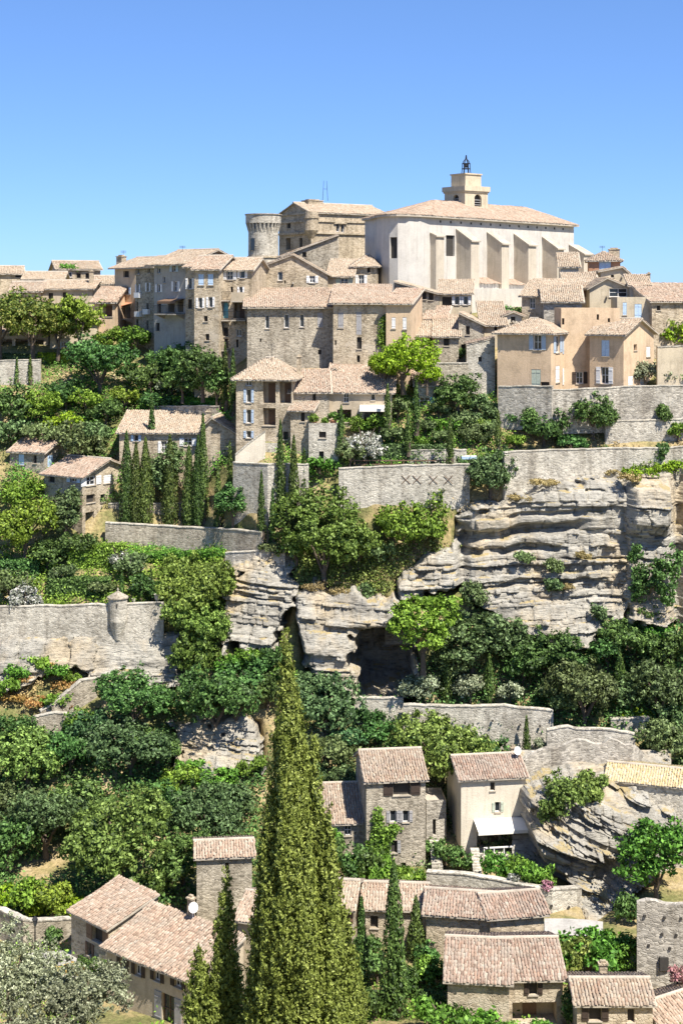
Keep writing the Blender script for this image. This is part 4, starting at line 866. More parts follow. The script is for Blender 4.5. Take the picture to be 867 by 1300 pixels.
# ================================================================== long building and the houses under the church
H('long_building', 'long two-storey stone building with a row of tall narrow windows', 314, 423, 389, 458, 156, 3, 9, 'shed_f', 14, 'grey_stone', 'tile_pink', over=.5, rise=2.0,
  f=[(337, 342, 400, 417, 'g'), (361, 367, 399, 416, 'g'), (381, 386, 399, 415, 'g'), (403, 410, 397, 415, 'gkC'), (330, 332, 430, 434, 'd'), (404, 408, 444, 450, 'd')])
H('long_building', 'stone wing with brown louvred shutters joined to the long building', 423, 490, 384, 462, 154.5, -3, 9, 'shed_f', 14, 'beige_stone', 'tile_pink', over=.5, rise=2.0,
  f=[(429, 436, 397, 416, 'dkC'), (452, 459, 396, 425, 'dkC'), (453, 459, 428, 443, 'd'), (453, 457, 451, 460, 'd'), (425, 427, 432, 438, 'd')], chim=[(437, 442, 369, 376, .8)])
H('house', 'ochre house with closed pale shutters at the end of the long building', 490, 521, 385, 440, 153.5, -12, 8, 'shed_f', 14, 'ochre_plaster', 'tile_pink', rise=1.6, f=[(497, 502, 403, 417, 'dwC'), (511, 516, 403, 418, 'dwC')])
H('house', 'stone house with a mono-pitch roof and a red pole beside the church', 500, 552, 357, 416, 164, -10, 6, 'shed_r', 14, 'grey_stone', 'tile_beige', rise=1.3, f=[(534, 541, 371, 380, 'd'), (544, 550, 372, 381, 'd'), (545, 550, 396, 402, 'd')])
H('house', 'cream house with two white windows beneath the church buttresses', 558, 598, 372, 412, 168, -6, 5, 'shed_f', 18, 'cream_plaster', 'tile_beige', f=[(577, 583, 376, 387, 'gw'), (588, 594, 376, 387, 'gw'), (561, 573, 377, 389, 'd')])
H('house', 'small cream shed with a pink roof below the cream house', 541, 566, 404, 420, 161, -10, 4, 'shed_f', 18, 'cream_plaster', 'tile_pink', f=[(546, 551, 408, 413, 'd')])
H('house', 'low house with a dark shaded front and pale roof behind the lime tree', 524, 552, 425, 452, 157, -4, 6, 'shed_f', 20, 'beige_plaster', 'tile_beige', f=[(536, 540, 429, 440, 'd'), (545, 549, 429, 440, 'd')])
H('house', 'stone cottage with one square window behind the lime tree', 552, 582, 426, 455, 156, -4, 6, 'shed_f', 20, 'grey_stone', 'tile_beige', f=[(563, 570, 430, 439, 'd')])
H('house', 'stone house with a stepped gable edge and small dark windows', 582, 613, 397, 455, 157, -8, 8, 'shed_r', 20, 'grey_stone', 'tile_beige', rise=1.25, f=[(591, 596, 414, 425, 'd'), (585, 590, 437, 447, 'd'), (591, 595, 436, 442, 'd')])
H('house', 'low house with a broad pale roof behind the stone gable', 612, 641, 412, 440, 160, -2, 7, 'shed_f', 20, 'cream_plaster', 'tile_beige', f=[(627, 631, 414, 420, 'd')])
H('house', 'tiny white gabled house with a round-topped window', 640, 662, 400, 425, 162, 0, 6, 'gable_y', 22, 'white_plaster', 'tile_pink', f=[(648, 654, 402, 409, 'd')])
H('tower_house', 'square rubble tower with a ragged top and a tiny window', 592, 628, 437, 502, 152, -4, 5, 'shed_l', 8, 'pale_stone', 'tile_old', rise=.7, over=.05, cat='tower', f=[(607, 611, 453, 459, 'd')])
H('house', 'stone shed with a turquoise front window in the garden', 528, 552, 488, 520, 150.5, 0, 4, 'shed_f', 18, 'pale_stone', 'tile_pink', f=[(532, 546, 504, 514, 'gt')])

# ================================================================== right-hand cluster
H('house', 'corner ochre house with blue shutters and a hipped roof', 631, 699, 421, 495, 150.6, -24, 7.5, 'hip', 19, 'ochre_plaster', 'tile_beige', over=.5,
  f=[(677, 687, 425, 444, 'gb'), (674, 686, 469, 491, 'dgC'), (685.8, 697, 485, 491, 'd')], r=[(705, 710, 426, 448, 'gb'), (717, 723, 426, 449, 'gb'), (705, 710, 464, 486, 'dwC'), (717, 723, 466, 488, 'gw')])
H('house', 'gabled ochre house with pale closed shutters and open lower shutters', 748, 791, 423, 497, 151.4, -36, 7.5, 'gable_x', 21, 'ochre_plaster', 'tile_beige', over=.4,
  f=[(763, 773, 432, 452, 'dlC'), (762, 772, 466, 487, 'gw')], r=[(804, 808, 437, 445, 'd'), (820, 825, 440, 453, 'dwC'), (797, 803, 477, 489, 'dwC'), (812, 817, 477, 489, 'dwC')])
H('house', 'tall plain ochre wall block between the two ochre houses', 712, 786, 391, 495, 152.6, 2, 4, 'flat', 5, 'ochre_plaster', 'tile_beige', f=[(711, 716, 404, 412, 'd'), (757, 760, 399, 406, 'd'), (771, 774, 404, 409, 'd'), (731, 740, 472, 487, 'gd')])
H('house', 'cream house with three pale blue shutters under the glazed gable', 783, 829, 377, 420, 159, -4, 6, 'flat', 5, 'cream_plaster', 'tile_beige', f=[(790, 795, 384, 400, 'dlC'), (805, 814, 386, 403, 'dlC')])
H('house', 'low gabled house with a wide glazed opening', 748, 800, 365, 395, 166, 2, 7, 'gable_y', 14, 'cream_plaster', 'tile_beige', apex=.42, rise=1.1, f=[(773, 796, 366, 377, 'g')])
H('house', 'grey rendered annex with one small window', 800, 824, 362, 395, 164, -6, 6, 'shed_f', 12, 'grey_plaster', 'tile_beige', f=[(810, 813, 367, 374, 'g')], chim=[(821, 825, 347, 358, .8)])
H('house', 'cream house with a one-sided roof below the brick tower house', 762, 807, 344, 380, 173, 0, 6, 'gable_y', 14, 'cream_plaster', 'tile_beige', apex=.6, rise=.5, lo=-1.0, f=[(775, 779, 349, 352, 'd')])
H('tower_house', 'orange brick tower house with a bright blue window', 747, 787, 330, 372, 178, -8, 5.5, 'hip', 20, 'brick_orange', 'tile_old', f=[(760, 775, 331, 343, 'glC')], chim=[(772, 786, 316, 330, .6)])
H('house', 'small rendered house with a tiled lean-to behind the last buttress', 711, 734, 338, 370, 176, -6, 5, 'shed_f', 20, 'white_plaster', 'tile_beige', f=[(715, 717, 352, 357, 'd'), (728, 730, 350, 355, 'd')])
H('house', 'stone house with a dark red garage opening', 719, 760, 366, 400, 168, -4, 6, 'shed_f', 18, 'beige_stone', 'tile_beige', f=[(744, 758, 367.5, 377, 'dn')])
H('house', 'stone house with a shaded front window below the church', 662, 716, 375, 412, 164, -20, 6, 'shed_f', 18, 'beige_stone', 'tile_beige', f=[(672, 679, 378, 392, 'g')])
H('house', 'rubble house with a sloping tiled roof beside the ochre wall', 690, 738, 382, 412, 160, -6, 5, 'shed_f', 20, 'rough_stone', 'tile_beige', f=[])
H('house', 'house with a long pinkish roof at the edge of the village', 827, 900, 382, 420, 158, 8, 7, 'shed_f', 16, 'warm_stone', 'tile_pink', f=[(833, 838, 388, 394, 'd')])
H('house', 'house with a pale roof behind the pinkish roof', 835, 910, 372, 400, 172, 0, 8, 'gable_x', 14, 'warm_stone', 'tile_beige', f=[(848, 853, 374, 378, 'd')])

# ================================================================== middle house with loggias
mh = H('house', 'three-storey stone house with loggias and blue-shuttered windows', 300, 371, 479, 580, 146.5, -6, 8, 'hip', 24, 'beige_stone', 'tile_beige', over=.5,
  f=[(312, 320, 481, 490, 'g'), (313, 319, 494, 511, 'gb'), (313, 319, 520, 537, 'gb'), (313, 319, 547, 556, 'gb'), (334, 350, 483, 512, 'd'), (355, 370, 483, 512, 'd'), (334, 350, 518, 540, 'd'), (360, 366, 548, 558, 'd')], chim=[(377, 382, 452, 464, .5)])
H('house', 'house with a low dark-windowed front joined to the loggia house', 369, 418, 497, 545, 147, 2, 6, 'shed_f', 18, 'grey_stone', 'tile_pink', f=[(397, 401, 500, 511, 'd')])
H('house', 'house with a white awning and a broad tiled roof on the garden terrace', 416, 497, 497, 542, 148, -4, 7, 'shed_f', 20, 'beige_plaster', 'tile_pink', f=[(436, 443, 499, 511, 'g'), (471, 476, 497, 508, 'g'), (487, 491, 497, 508, 'g'), (462, 488, 520, 537, 'd'), (428, 446, 520, 536, 'd')])
H('house', 'stone gabled house with a dark slot window above the garden terrace', 388, 448, 486, 515, 153, 2, 6, 'gable_y', 20, 'beige_stone', 'tile_beige', apex=.62, rise=1.6, f=[(419, 424, 477, 484, 'd')])
H('house', 'low house with a blue-black strip window and tiled roof', 440, 500, 484, 515, 153.5, -5, 6, 'shed_f', 18, 'cream_plaster', 'tile_pink', f=[(442, 462, 478.5, 487, 'gl')])
H('house', 'stone lean-to with a dark window below the loggia house', 369, 396, 520, 580, 145, -10, 4, 'shed_f', 14, 'beige_stone', 'tile_old', f=[(382, 387, 523, 535, 'd')])
H('house', 'flat-topped stone block with potted plants on its terrace', 392, 430, 537, 592, 143.8, -2, 5, 'flat', 5, 'pale_stone', 'tile_old', f=[(405, 414, 548, 556, 'd'), (405, 411, 573, 589, 'd')])

# ================================================================== houses on the left slope
H('house', 'square stone house with white shutters and a tall chimney', 13, 57, 572, 625, 152, -20, 6.5, 'gable_x', 20, 'grey_stone', 'tile_pink', over=.3, f=[(24, 31, 577, 590, 'glC'), (43, 47, 578, 588, 'd')], r=[(61, 68, 577, 593, 'dlC')], chim=[(77, 85, 553, 572, .5)])
H('house', 'tall gabled stone house with an open ground-floor bay', 57, 105, 600, 692, 149, -34, 7.5, 'gable_x', 20, 'beige_stone', 'tile_pink', over=.4,
  f=[(62, 70, 604, 612, 'd'), (90, 98, 604, 612, 'gl')], r=[(110, 122, 604, 617, 'gw'), (132, 142, 602, 614, 'dwC'), (110, 121, 627, 639, 'd'), (128, 134, 627, 638, 'd'), (109, 120, 649, 680, 'd'), (142, 148, 626, 642, 'dwC')])
H('house', 'long low stone house behind the row of cypresses', 152, 262, 548, 640, 150.5, -2, 6, 'shed_f', 16, 'beige_stone', 'tile_beige', f=[(170, 176, 552, 560, 'gl'), (205, 212, 560, 575, 'gw'), (234, 244, 556, 566, 'gw')])
H('house', 'stone gable end with a sloping roof beside the cypresses', 258, 306, 541, 640, 149, -6, 7, 'gable_y', 20, 'beige_stone', 'tile_beige', apex=.25, rise=.9, lo=-.9, chim=[(262, 267, 522, 535, .3)])

# ================================================================== lower hamlet
th = H('tower_house', 'tall stone tower house with a high-pitched roof and ivy', 465, 540, 991, 1118, 117.5, 7, 6.4, 'gable_x', 24, 'grey_stone', 'tile_old', over=.25,
  f=[(499, 521, 993, 1010, 'dd'), (495, 503, 1029, 1044, 'gk'), (511, 519, 1029, 1044, 'gk'), (496, 504, 1067, 1083, 'dk'), (510, 515, 1095, 1104, 'd')])
H('house', 'low stone wing with an old tiled roof against the tower house', 397, 463, 1044, 1110, 118.5, 5, 8.0, 'gable_x', 24, 'grey_stone', 'tile_old', over=.3, f=[(437, 446, 1048, 1061, 'g')])
H('house', 'roofless stone annex with steps beside the tower house', 541, 566, 1016, 1100, 121, 4, 3, 'flat', 5, 'rough_stone', 'tile_old', f=[(549, 553, 1040, 1060, 'd')])
wh = H('house', 'white plastered house with a cream awning over its porch', 585, 667, 988, 1085, 119.5, 8, 5.4, 'gable_x', 20, 'white_plaster', 'tile_red', over=.3,
  f=[(622, 628, 993, 1004, 'd'), (628, 635, 1018, 1031, 'gg'), (605, 664, 1053, 1078, 'd')], chim=[(648, 654, 948, 957, .9)])
H('barn', 'old barn with a pale pink roof behind the slim cypresses', 462, 540, 1151, 1200, None, -4, 4.6, 'gable_x', 20, 'beige_stone', 'tile_pink', over=.3, f=[(470, 480, 1163, 1178, 'd')])
H('barn', 'long barn with a red-brown tiled roof and one barred window', 541, 624, 1157, 1215, 103, -9, 4.4, 'gable_x', 18, 'warm_stone', 'tile_red', over=.35, f=[(573, 586, 1185, 1206, 'dd')])
H('barn', 'short barn bay with a red-brown roof against the terrace wall', 622, 690, 1163, 1205, 102.1, 10, 4.2, 'gable_x', 18, 'warm_stone', 'tile_red', over=.35)
H('house', 'small house with timbered side and a chimney beside the great cypress', 405, 447, 1150, 1215, None, -8, 5, 'gable_x', 20, 'beige_stone', 'tile_beige', over=.3, f=[(436, 444, 1155, 1172, 'dn')], chim=[(427, 433, 1131, 1143, .5)])
bh = H('house', 'broad cottage with a wide mottled roof and a shaded loggia', 568, 646, 1242, 1310, 92.6, -6, 6.6, 'gable_x', 20, 'beige_stone', 'tile_red', over=.3, f=[], chim=[(588, 593, 1202, 1217, .45)])
H('house', 'cottage bay with a loggia under a beam joined to the broad cottage', 645, 714, 1241, 1310, 92.9, 2, 6.2, 'gable_x', 20, 'beige_stone', 'tile_red', over=.3, f=[(671, 682, 1246, 1263, 'dd'), (650, 706, 1272, 1300, 'd')])
H('house', 'low stone cottage with a tiled roof and two dark windows', 732, 828, 1273, 1320, None, 0, 3.8, 'gable_x', 18, 'beige_stone', 'tile_old', over=.25, f=[(747, 763, 1274, 1296, 'dd'), (796, 805, 1281, 1298, 'd')], chim=[(760, 770, 1222, 1236, .95)])
H('house', 'house corner with a steep pink tiled roof beside the ruined enclosure', 852, 930, 1318, 1345, 90, 30, 5.0, 'gable_x', 24, 'rough_stone', 'tile_pink', over=.25)
H('house', 'rubble house with a long yellowish roof above the tilted rock', 768, 900, 989, 1030, 119.5, -18, 5, 'gable_x', 14, 'pale_stone', 'tile_yellow', over=.2)
H('house', 'little stone house with a mono-pitch roof and a brown door', 91, 137, 1155, 1215, 103, -44, 4.4, 'shed_f', 14, 'beige_stone', 'tile_pink', over=.25, f=[(118, 131, 1168, 1193, 'dn'), (112, 117, 1198, 1212, 'dn')], r=[(176, 181, 1148, 1156, 'd')])
H('farmhouse', 'long farmhouse with a broad pale tiled roof and dark shutters', 136, 248, 1200, 1320, 97, -38, 4.6, 'shed_f', 16, 'beige_plaster', 'tile_pink', over=.35,
  f=[(153, 160, 1211, 1230, 'gd'), (172, 180, 1217, 1237, 'gd'), (196, 204, 1222, 1244, 'gd'), (222, 231, 1231, 1252, 'gd'), (206, 222, 1266, 1300, 'Dk')], chim=[(240, 246, 1140, 1150, .98)])
H('tower_house', 'square stone tower with a small mono-pitch roof behind the farmhouse', 250, 320, 1088, 1170, None, 6, 3.6, 'gable_x', 16, 'grey_stone', 'tile_pink', over=.25, cat='tower', f=[(286, 291, 1095, 1104, 'd')])
H('house', 'low wing with a pale tiled roof between the square tower and the great cypress', 300, 345, 1165, 1240, 98, -18, 5, 'gable_x', 18, 'beige_plaster', 'tile_pink', over=.3)

# ================================================================== walls
SW = stone_wall
SW('pale stone wall at the foot of the plane tree terrace', [(-60, 458, 487), (0, 458, 487), (52, 457, 486)], 'pale_stone')
SW('stone wall beneath the plum-coloured vine trellis', [(196, 516, 534), (278, 516, 534)], 'grey_stone')
SW('long retaining wall under the cypress row', [(134, 664, 690), (200, 668, 692), (270, 672, 695), (332, 676, 700)], 'grey_stone')
SW('higher terrace wall behind the cypress row', [(138, 640, 662), (240, 640, 664), (330, 644, 668)], 'grey_stone', D=[148.2, 147.8, 147.2])
SW('terrace wall under the loggia house', [(296, 588, 655), (340, 590, 652), (392, 590, 640)], 'pale_stone')
SW('low wall below the cypresses above the pale cliff', [(286, 703, 716), (330, 699, 712), (362, 694, 705)], 'rough_stone')
SW('garden wall with iron crosses under the clipped hedge', [(430, 596, 640), (500, 592, 636), (596, 590, 634)], 'pale_stone')
SW('tall stone wall beneath the corner ochre house', [(632, 491, 530), (700, 491, 532)], 'rough_stone', D=[147.8, 145.2])
SW('stone terrace wall under the gabled ochre house', [(700, 496, 536), (786, 492, 534), (880, 490, 528)], 'rough_stone', D=[145.5, 147.2, 147.5])
SW('short dry-stone wall on the dry grass terrace', [(768, 536, 560), (820, 534, 556), (900, 532, 552)], 'pale_stone')
SW('long retaining wall along the top of the broad cliff', [(640, 575, 640), (690, 572, 612), (780, 570, 606), (900, 568, 598)], 'pale_stone')
SW('high garden wall at the village edge', [(834, 441, 490), (910, 440, 488)], 'cream_plaster', D=[150.8, 151])
SW('stone wall behind the lime tree', [(540, 462, 480), (594, 461, 482)], 'grey_stone', D=150.6)
SW('terrace wall behind the clipped garden shrubs', [(520, 572, 586), (592, 572, 586)], 'pale_stone')
SW('curving garden wall with a coping above the low cliff', [(-60, 773, 818), (0, 771, 818), (80, 770, 820), (150, 768, 818), (208, 766, 812)], 'pale_stone', th=.45)
SW('stepped ramp wall climbing beside the orange grass', [(52, 905, 925), (80, 884, 908), (104, 866, 890), (124, 858, 876)], 'grey_stone', rough=.3)
SW('small grey wall under the ramp', [(40, 912, 940), (70, 906, 940), (102, 908, 940)], 'grey_stone')
SW('wall in front of the cave mouth', [(450, 886, 912), (512, 888, 914)], 'pale_stone')
SW('long pale wall in the wood above the white house', [(512, 896, 935), (600, 898, 942), (640, 897, 945), (702, 903, 948)], 'pale_stone')
SW('short wall beside the sunlit lawn', [(775, 914, 928), (824, 912, 926)], 'pale_stone')
SW('back wall of the roofless ruin', [(694, 926, 962), (740, 926, 962), (806, 931, 960)], 'pale_stone', D=127.5, rough=.2)
SW('broken front wall of the roofless ruin', [(666, 968, 1010), (684, 956, 1000), (706, 947, 990), (734, 941, 986), (803, 946, 986), (812, 950, 988), (828, 974, 992)], 'rough_stone', D=[122.5, 123, 123.3, 123.5, 123, 124.3, 127], rough=.45, coping=False, name='ruined_wall')
SW('curved terrace wall below the white house', [(541, 1108, 1140), (600, 1112, 1146), (660, 1124, 1156), (700, 1131, 1162), (738, 1128, 1170)], 'pale_stone', D=[113.5, 112.4, 111.2, 110.5, 112])
SW('high rubble wall with small square holes beside the road', [(808, 1145, 1250), (868, 1147, 1250), (930, 1149, 1250)], 'rough_stone', D=[99, 98.5, 98], rough=.2, coping=False, name='rubble_wall')
SW('shaded return of the high rubble wall', [(808, 1166, 1215), (809.5, 1145, 1250)], 'rough_stone', D=[104.5, 99.1], rough=.2, coping=False, name='rubble_wall')
SW('low stone wall along the lane beside the lamp post', [(-40, 1150, 1185), (0, 1156, 1196), (30, 1170, 1212), (92, 1168, 1206)], 'grey_stone', D=[109, 106, 104, 106])
# ================================================================== trees, shrubs, hedges
def T(kind, label, rows, group=None, labels=None, **kw):
    for i, q in enumerate(rows): tree(kind, *q[:4], labels[i] if labels else label, group or (label if len(rows) > 1 else None), q[4] if len(q) > 4 else None, **kw)
# --- hilltop terrace
T('plane', 'leafy plane tree with rusty tips on the hilltop terrace', [(0, 452, 84, 92, 167.6), (42, 453, 84, 88, 167.2), (74, 452, 60, 82, 168)], labels=['rusty-tipped plane tree at the cafe end of the hilltop terrace', 'widest rusty-tipped plane tree on the hilltop terrace', 'smallest rusty-tipped plane tree next to the bright green one'])
T('bright', 'bright green plane tree at the end of the hilltop terrace', [(101, 451, 58, 92, 167.4)])
hedge((-30, 462), (60, 462), 12, 'grey-green clipped hedge edging the plane tree terrace', 'leaf_grey')
hedge((48, 462), (88, 462), 13, 'yellow-green clipped hedge edging the plane tree terrace', 'leaf_lime')
T('cyp', 'slim young cypress against the pale terrace wall', [(22, 489, 6, 36), (39, 489, 7, 38)])
T('dark', 'broad dark tree below the hilltop terrace', [(127, 502, 88, 82), (240, 492, 78, 76)], labels=['broad dark tree below the yellow-green clipped hedge', 'broad dark tree right under the stone tenements'])
T('fresh', 'rounded green tree under the tall tenements', [(172, 452, 46, 44), (140, 448, 40, 40)])
T('dark', 'dense dark bush under the tall tenements', [(190, 500, 74, 46), (214, 480, 50, 44), (262, 486, 40, 50), (200, 528, 50, 34)])
T('olive', 'silvery olive tree above the vine trellis', [(250, 500, 64, 34), (218, 505, 40, 28)])
hedge((198, 518), (276, 518), 12, 'bright trellised vine along the stone wall', 'leaf_fresh', .8)
hedge((198, 534), (246, 534), 11, 'clipped green hedge below the vine trellis', 'leaf_fresh', .8)
T('bright', 'bright green garden tree on the terraces', [(57, 545, 48, 60), (110, 528, 42, 44), (160, 524, 38, 40)])
T('fresh', 'ball-shaped green shrub on the terraces', [(186, 532, 28, 32)])
T('dark', 'dark garden tree on the terraces', [(16, 545, 62, 64), (84, 520, 50, 46), (135, 540, 50, 40), (235, 530, 40, 30)])
T('grey', 'pale loose tree behind the square stone house', [(100, 590, 62, 62), (60, 566, 60, 36), (14, 566, 50, 40), (120, 575, 46, 50)])
T('lime', 'light green young tree above the square stone house', [(90, 552, 32, 36), (66, 556, 30, 34), (103, 570, 26, 32)])
T('pink', 'pink oleander above the long low house', [(177, 541, 24, 16)], name='oleander', cat='oleander')
T('cyp', 'tall cypress of the pair beside the tenements', [(286, 526, 13, 90), (296, 526, 12, 84)], labels=['taller cypress of the pair beside the tenements', 'shorter cypress of the pair beside the tenements'])
T('dark', 'leafy dark tree hiding the foot of the stone tenement', [(258, 502, 62, 72, 155.5), (232, 506, 50, 50, 157), (276, 512, 40, 52, 154.5)])
# --- cypress row
T('cyp', 'tall dark cypress in the row before the long low house', [(161, 664, 22, 116), (173, 666, 22, 104), (185, 666, 24, 110), (216, 665, 25, 112), (240, 667, 22, 102), (252, 666, 22, 112)], labels=['first cypress of the row, next to the tall gabled house', 'second cypress of the row, squeezed behind its neighbours', 'third cypress of the row, thick and close to the second', 'fourth cypress of the row, standing alone before white shutters', 'fifth cypress of the row, slimmer than the fourth', 'sixth cypress of the row, beside the very tall slim one'])
T('cyp', 'very tall slim cypress beside the stone gable end', [(258, 660, 17, 134)])
T('cyp', 'cypress growing behind the long low house roof', [(193, 600, 14, 95)])
T('grey', 'pale leafy tree between the cypresses', [(212, 640, 52, 86)])
T('dark', 'bushy dark tree at the end of the cypress row', [(296, 672, 46, 76)])
T('cyp', 'sparse cypress rising from the bushy dark tree', [(277, 672, 13, 84), (292, 640, 10, 80)])
T('cyp', 'slim cypress on the terrace below the loggia house', [(332, 692, 13, 94), (346, 692, 12, 72), (356, 660, 17, 126)])
T('cyp', 'ragged cypress beside the flat-topped stone block', [(373, 680, 20, 126), (386, 640, 14, 70)])
T('bright', 'layered bright green conifer beside the tall gabled house', [(32, 712, 84, 92), (30, 655, 52, 56)])
T('grey', 'dull green tree before the tall gabled house', [(83, 692, 46, 84)])
# --- garden of the loggia house
T('lime', 'yellow-green acacia below the long building', [(512, 494, 88, 74, 149.6)])
T('lime', 'smaller yellow-green tree beside the acacia', [(488, 486, 46, 44, 150.4), (542, 496, 40, 48, 149.4)])
T('dark', 'dark dome-shaped tree in the walled garden', [(580, 527, 60, 60)])
T('dark', 'green bush behind the lime tree wall', [(575, 462, 34, 24), (562, 460, 24, 20), (640, 404, 50, 18), (662, 404, 34, 18)])
T('cyp', 'slim cypress in the walled garden', [(433, 564, 12, 50, 143.6), (492, 545, 12, 58, 145.2), (528, 546, 13, 64, 145.2), (518, 572, 11, 50, 143.6), (571, 594, 12, 66, 141.8), (632, 566, 11, 46, 144.2)])
T('grey', 'rounded grey-green shrub in the walled garden', [(505, 535, 34, 40), (497, 566, 38, 30), (540, 552, 34, 24), (600, 560, 44, 30), (560, 566, 34, 26), (590, 545, 40, 22), (615, 562, 30, 24)])
T('fresh', 'leafy green shrub in the walled garden', [(452, 556, 14, 40), (482, 556, 26, 42), (550, 548, 26, 20), (575, 545, 34, 20), (610, 545, 30, 18), (536, 566, 22, 14), (405, 604, 48, 28), (462, 548, 20, 18)])
T('white', 'white-flowered oleander beside the flat-topped stone block', [(462, 584, 54, 40), (432, 570, 22, 24)], name='oleander', cat='oleander')
T('grey', 'clipped grey ball bush above the iron-cross wall', [(445, 595, 44, 42)])
hedge((468, 590), (568, 590), 24, 'clipped grey-green hedge above the iron-cross wall', 'leaf_grey', 1.2)
T('grey', 'large pale green tree leaning over the cliff-top wall', [(622, 634, 72, 76)])
T('fresh', 'green bush on the wall between cliff and garden', [(640, 592, 36, 26), (655, 572, 30, 26)])
T('dark', 'dark pine-like bush below the corner ochre house', [(690, 566, 62, 50), (655, 545, 30, 26), (725, 572, 44, 24)])
T('dark', 'dark round tree before the ochre wall block', [(752, 556, 74, 72)])
T('olive', 'olive tree before the gabled ochre house', [(808, 497, 44, 42), (838, 497, 44, 40)])
T('lime', 'yellow-green tree at the edge of the village', [(848, 446, 44, 50), (872, 446, 40, 46)])
T('fresh', 'green bush at the edge of the village', [(858, 500, 30, 34), (860, 560, 30, 30)])
# --- trees on the cliff
T('gold', 'huge yellow-green evergreen oak above the cave cliff', [(412, 748, 108, 144)])
T('gold', 'yellow-green evergreen oak beside the huge oak', [(455, 722, 66, 70), (376, 720, 40, 60)])
T('bright', 'leafy green bush above the broad cliff', [(527, 704, 92, 80), (500, 690, 50, 50)])
T('grey', 'small bush clinging to the cliff top', [(460, 770, 40, 38), (480, 720, 46, 46), (540, 690, 50, 30), (345, 702, 30, 16)], low=True)
T('grey', 'tuft of bush growing on the broad cliff face', [(702, 728, 26, 24, 137.2), (703, 752, 22, 20, 136.4), (600, 770, 36, 36, 135.6), (665, 716, 26, 20, 137.6), (760, 790, 20, 30, 135)], low=True)
T('dry', 'dry grass tuft on the cliff ledges', [(740, 706, 24, 14, 137.2), (775, 600, 26, 12), (690, 612, 40, 10, 140.6), (400, 744, 30, 14, 136.8), (800, 606, 30, 16, 139), (430, 752, 34, 14, 136.5), (716, 746, 24, 14, 136.5), (660, 632, 40, 10, 140.2)], name='grass_tuft', cat='grass')
T('lime', 'yellowish bush on the pillar top', [(825, 606, 60, 22), (860, 602, 40, 22), (800, 612, 24, 20, 139.5)], low=True)
T('dark', 'dark creeper hanging in the cleft of the pillar', [(812, 770, 26, 76, 135.6), (846, 770, 40, 90, 134.8), (806, 720, 18, 40, 135.8)], low=True)
T('bright', 'glossy bright green pine beside the cave', [(537, 850, 88, 112, 131.5)])
T('grey', 'grey-green wood tree under the broad cliff', [(600, 862, 92, 106), (640, 850, 60, 76), (575, 870, 60, 60)])
T('dark', 'leafy wood tree under the broad cliff', [(690, 866, 92, 82), (665, 870, 56, 60), (718, 866, 50, 56)])
T('cyp', 'cypress standing in the wood under the cliff', [(567, 892, 19, 70), (621, 897, 19, 66), (786, 880, 18, 62), (862, 900, 14, 44)])
T('olive', 'olive tree under the broad cliff', [(596, 896, 52, 46), (533, 896, 60, 46), (648, 896, 40, 36)])
T('grey', 'big rounded oak behind the ruin', [(742, 928, 96, 108), (706, 912, 50, 60)])
T('dark', 'dark wood tree below the pillar', [(800, 838, 84, 62), (770, 850, 50, 50), (845, 860, 70, 70), (820, 800, 50, 40)])
T('grey', 'pale wood tree below the pillar', [(838, 918, 84, 92), (850, 838, 46, 50), (800, 905, 50, 60)])
T('fresh', 'light green wood tree below the pillar', [(826, 894, 40, 44), (830, 820, 50, 34)])
T('grey', 'large oak beside the yellowish roof', [(850, 984, 82, 84), (880, 960, 70, 80)])
T('holm', 'big spreading oak behind the tower house', [(558, 996, 124, 100)])
T('dark', 'dark bush behind the tower house', [(508, 968, 46, 44), (478, 948, 44, 40), (620, 975, 40, 50), (470, 925, 40, 34)])
T('cyp', 'slim cypress beside the roofless ruin', [(668, 968, 13, 60)])
T('olive', 'olive bush beside the roofless ruin', [(686, 968, 20, 38), (650, 966, 24, 24)])
T('holm', 'scrubby bush growing on the tilted rock', [(722, 1026, 66, 46, 116.6), (745, 1020, 46, 40, 116.8), (700, 1048, 36, 44, 115.8), (756, 1000, 34, 26, 118)], low=True)
T('dark', 'dark blue-green tree above the rocky outcrop', [(170, 932, 104, 92), (274, 936, 118, 96), (200, 980, 60, 60)], labels=['dark blue-green tree below the turreted wall cliff', 'dark blue-green tree growing right over the rocky outcrop', 'lower dark tree between the outcrop and the valley wood'])
T('blue', 'blue-green tree beside the outcrop', [(165, 988, 124, 84), (300, 930, 50, 80), (112, 960, 60, 70)])
T('blue', 'blue-green tree between the cave wall and the great cypress', [(415, 928, 96, 80), (395, 900, 60, 56), (440, 960, 50, 46)])
T('grey', 'grey-green tree behind the stone wing', [(412, 990, 70, 70), (440, 1010, 60, 50), (392, 1010, 44, 60)])
T('gold', 'yellow-green creeper climbing the bank beside the pale cliff', [(250, 775, 104, 70, 136.5), (255, 815, 80, 70, 134.6), (248, 855, 62, 64, 133.4), (232, 745, 60, 44), (270, 760, 60, 56, 136), (225, 800, 40, 50, 134.2)], low=True)
T('dark', 'bushy tree at the foot of the pale cliff', [(312, 885, 84, 64), (345, 860, 50, 50), (340, 900, 60, 60)])
T('fresh', 'light green bush at the foot of the pale cliff', [(325, 850, 50, 36), (360, 880, 40, 44), (290, 862, 50, 40)])
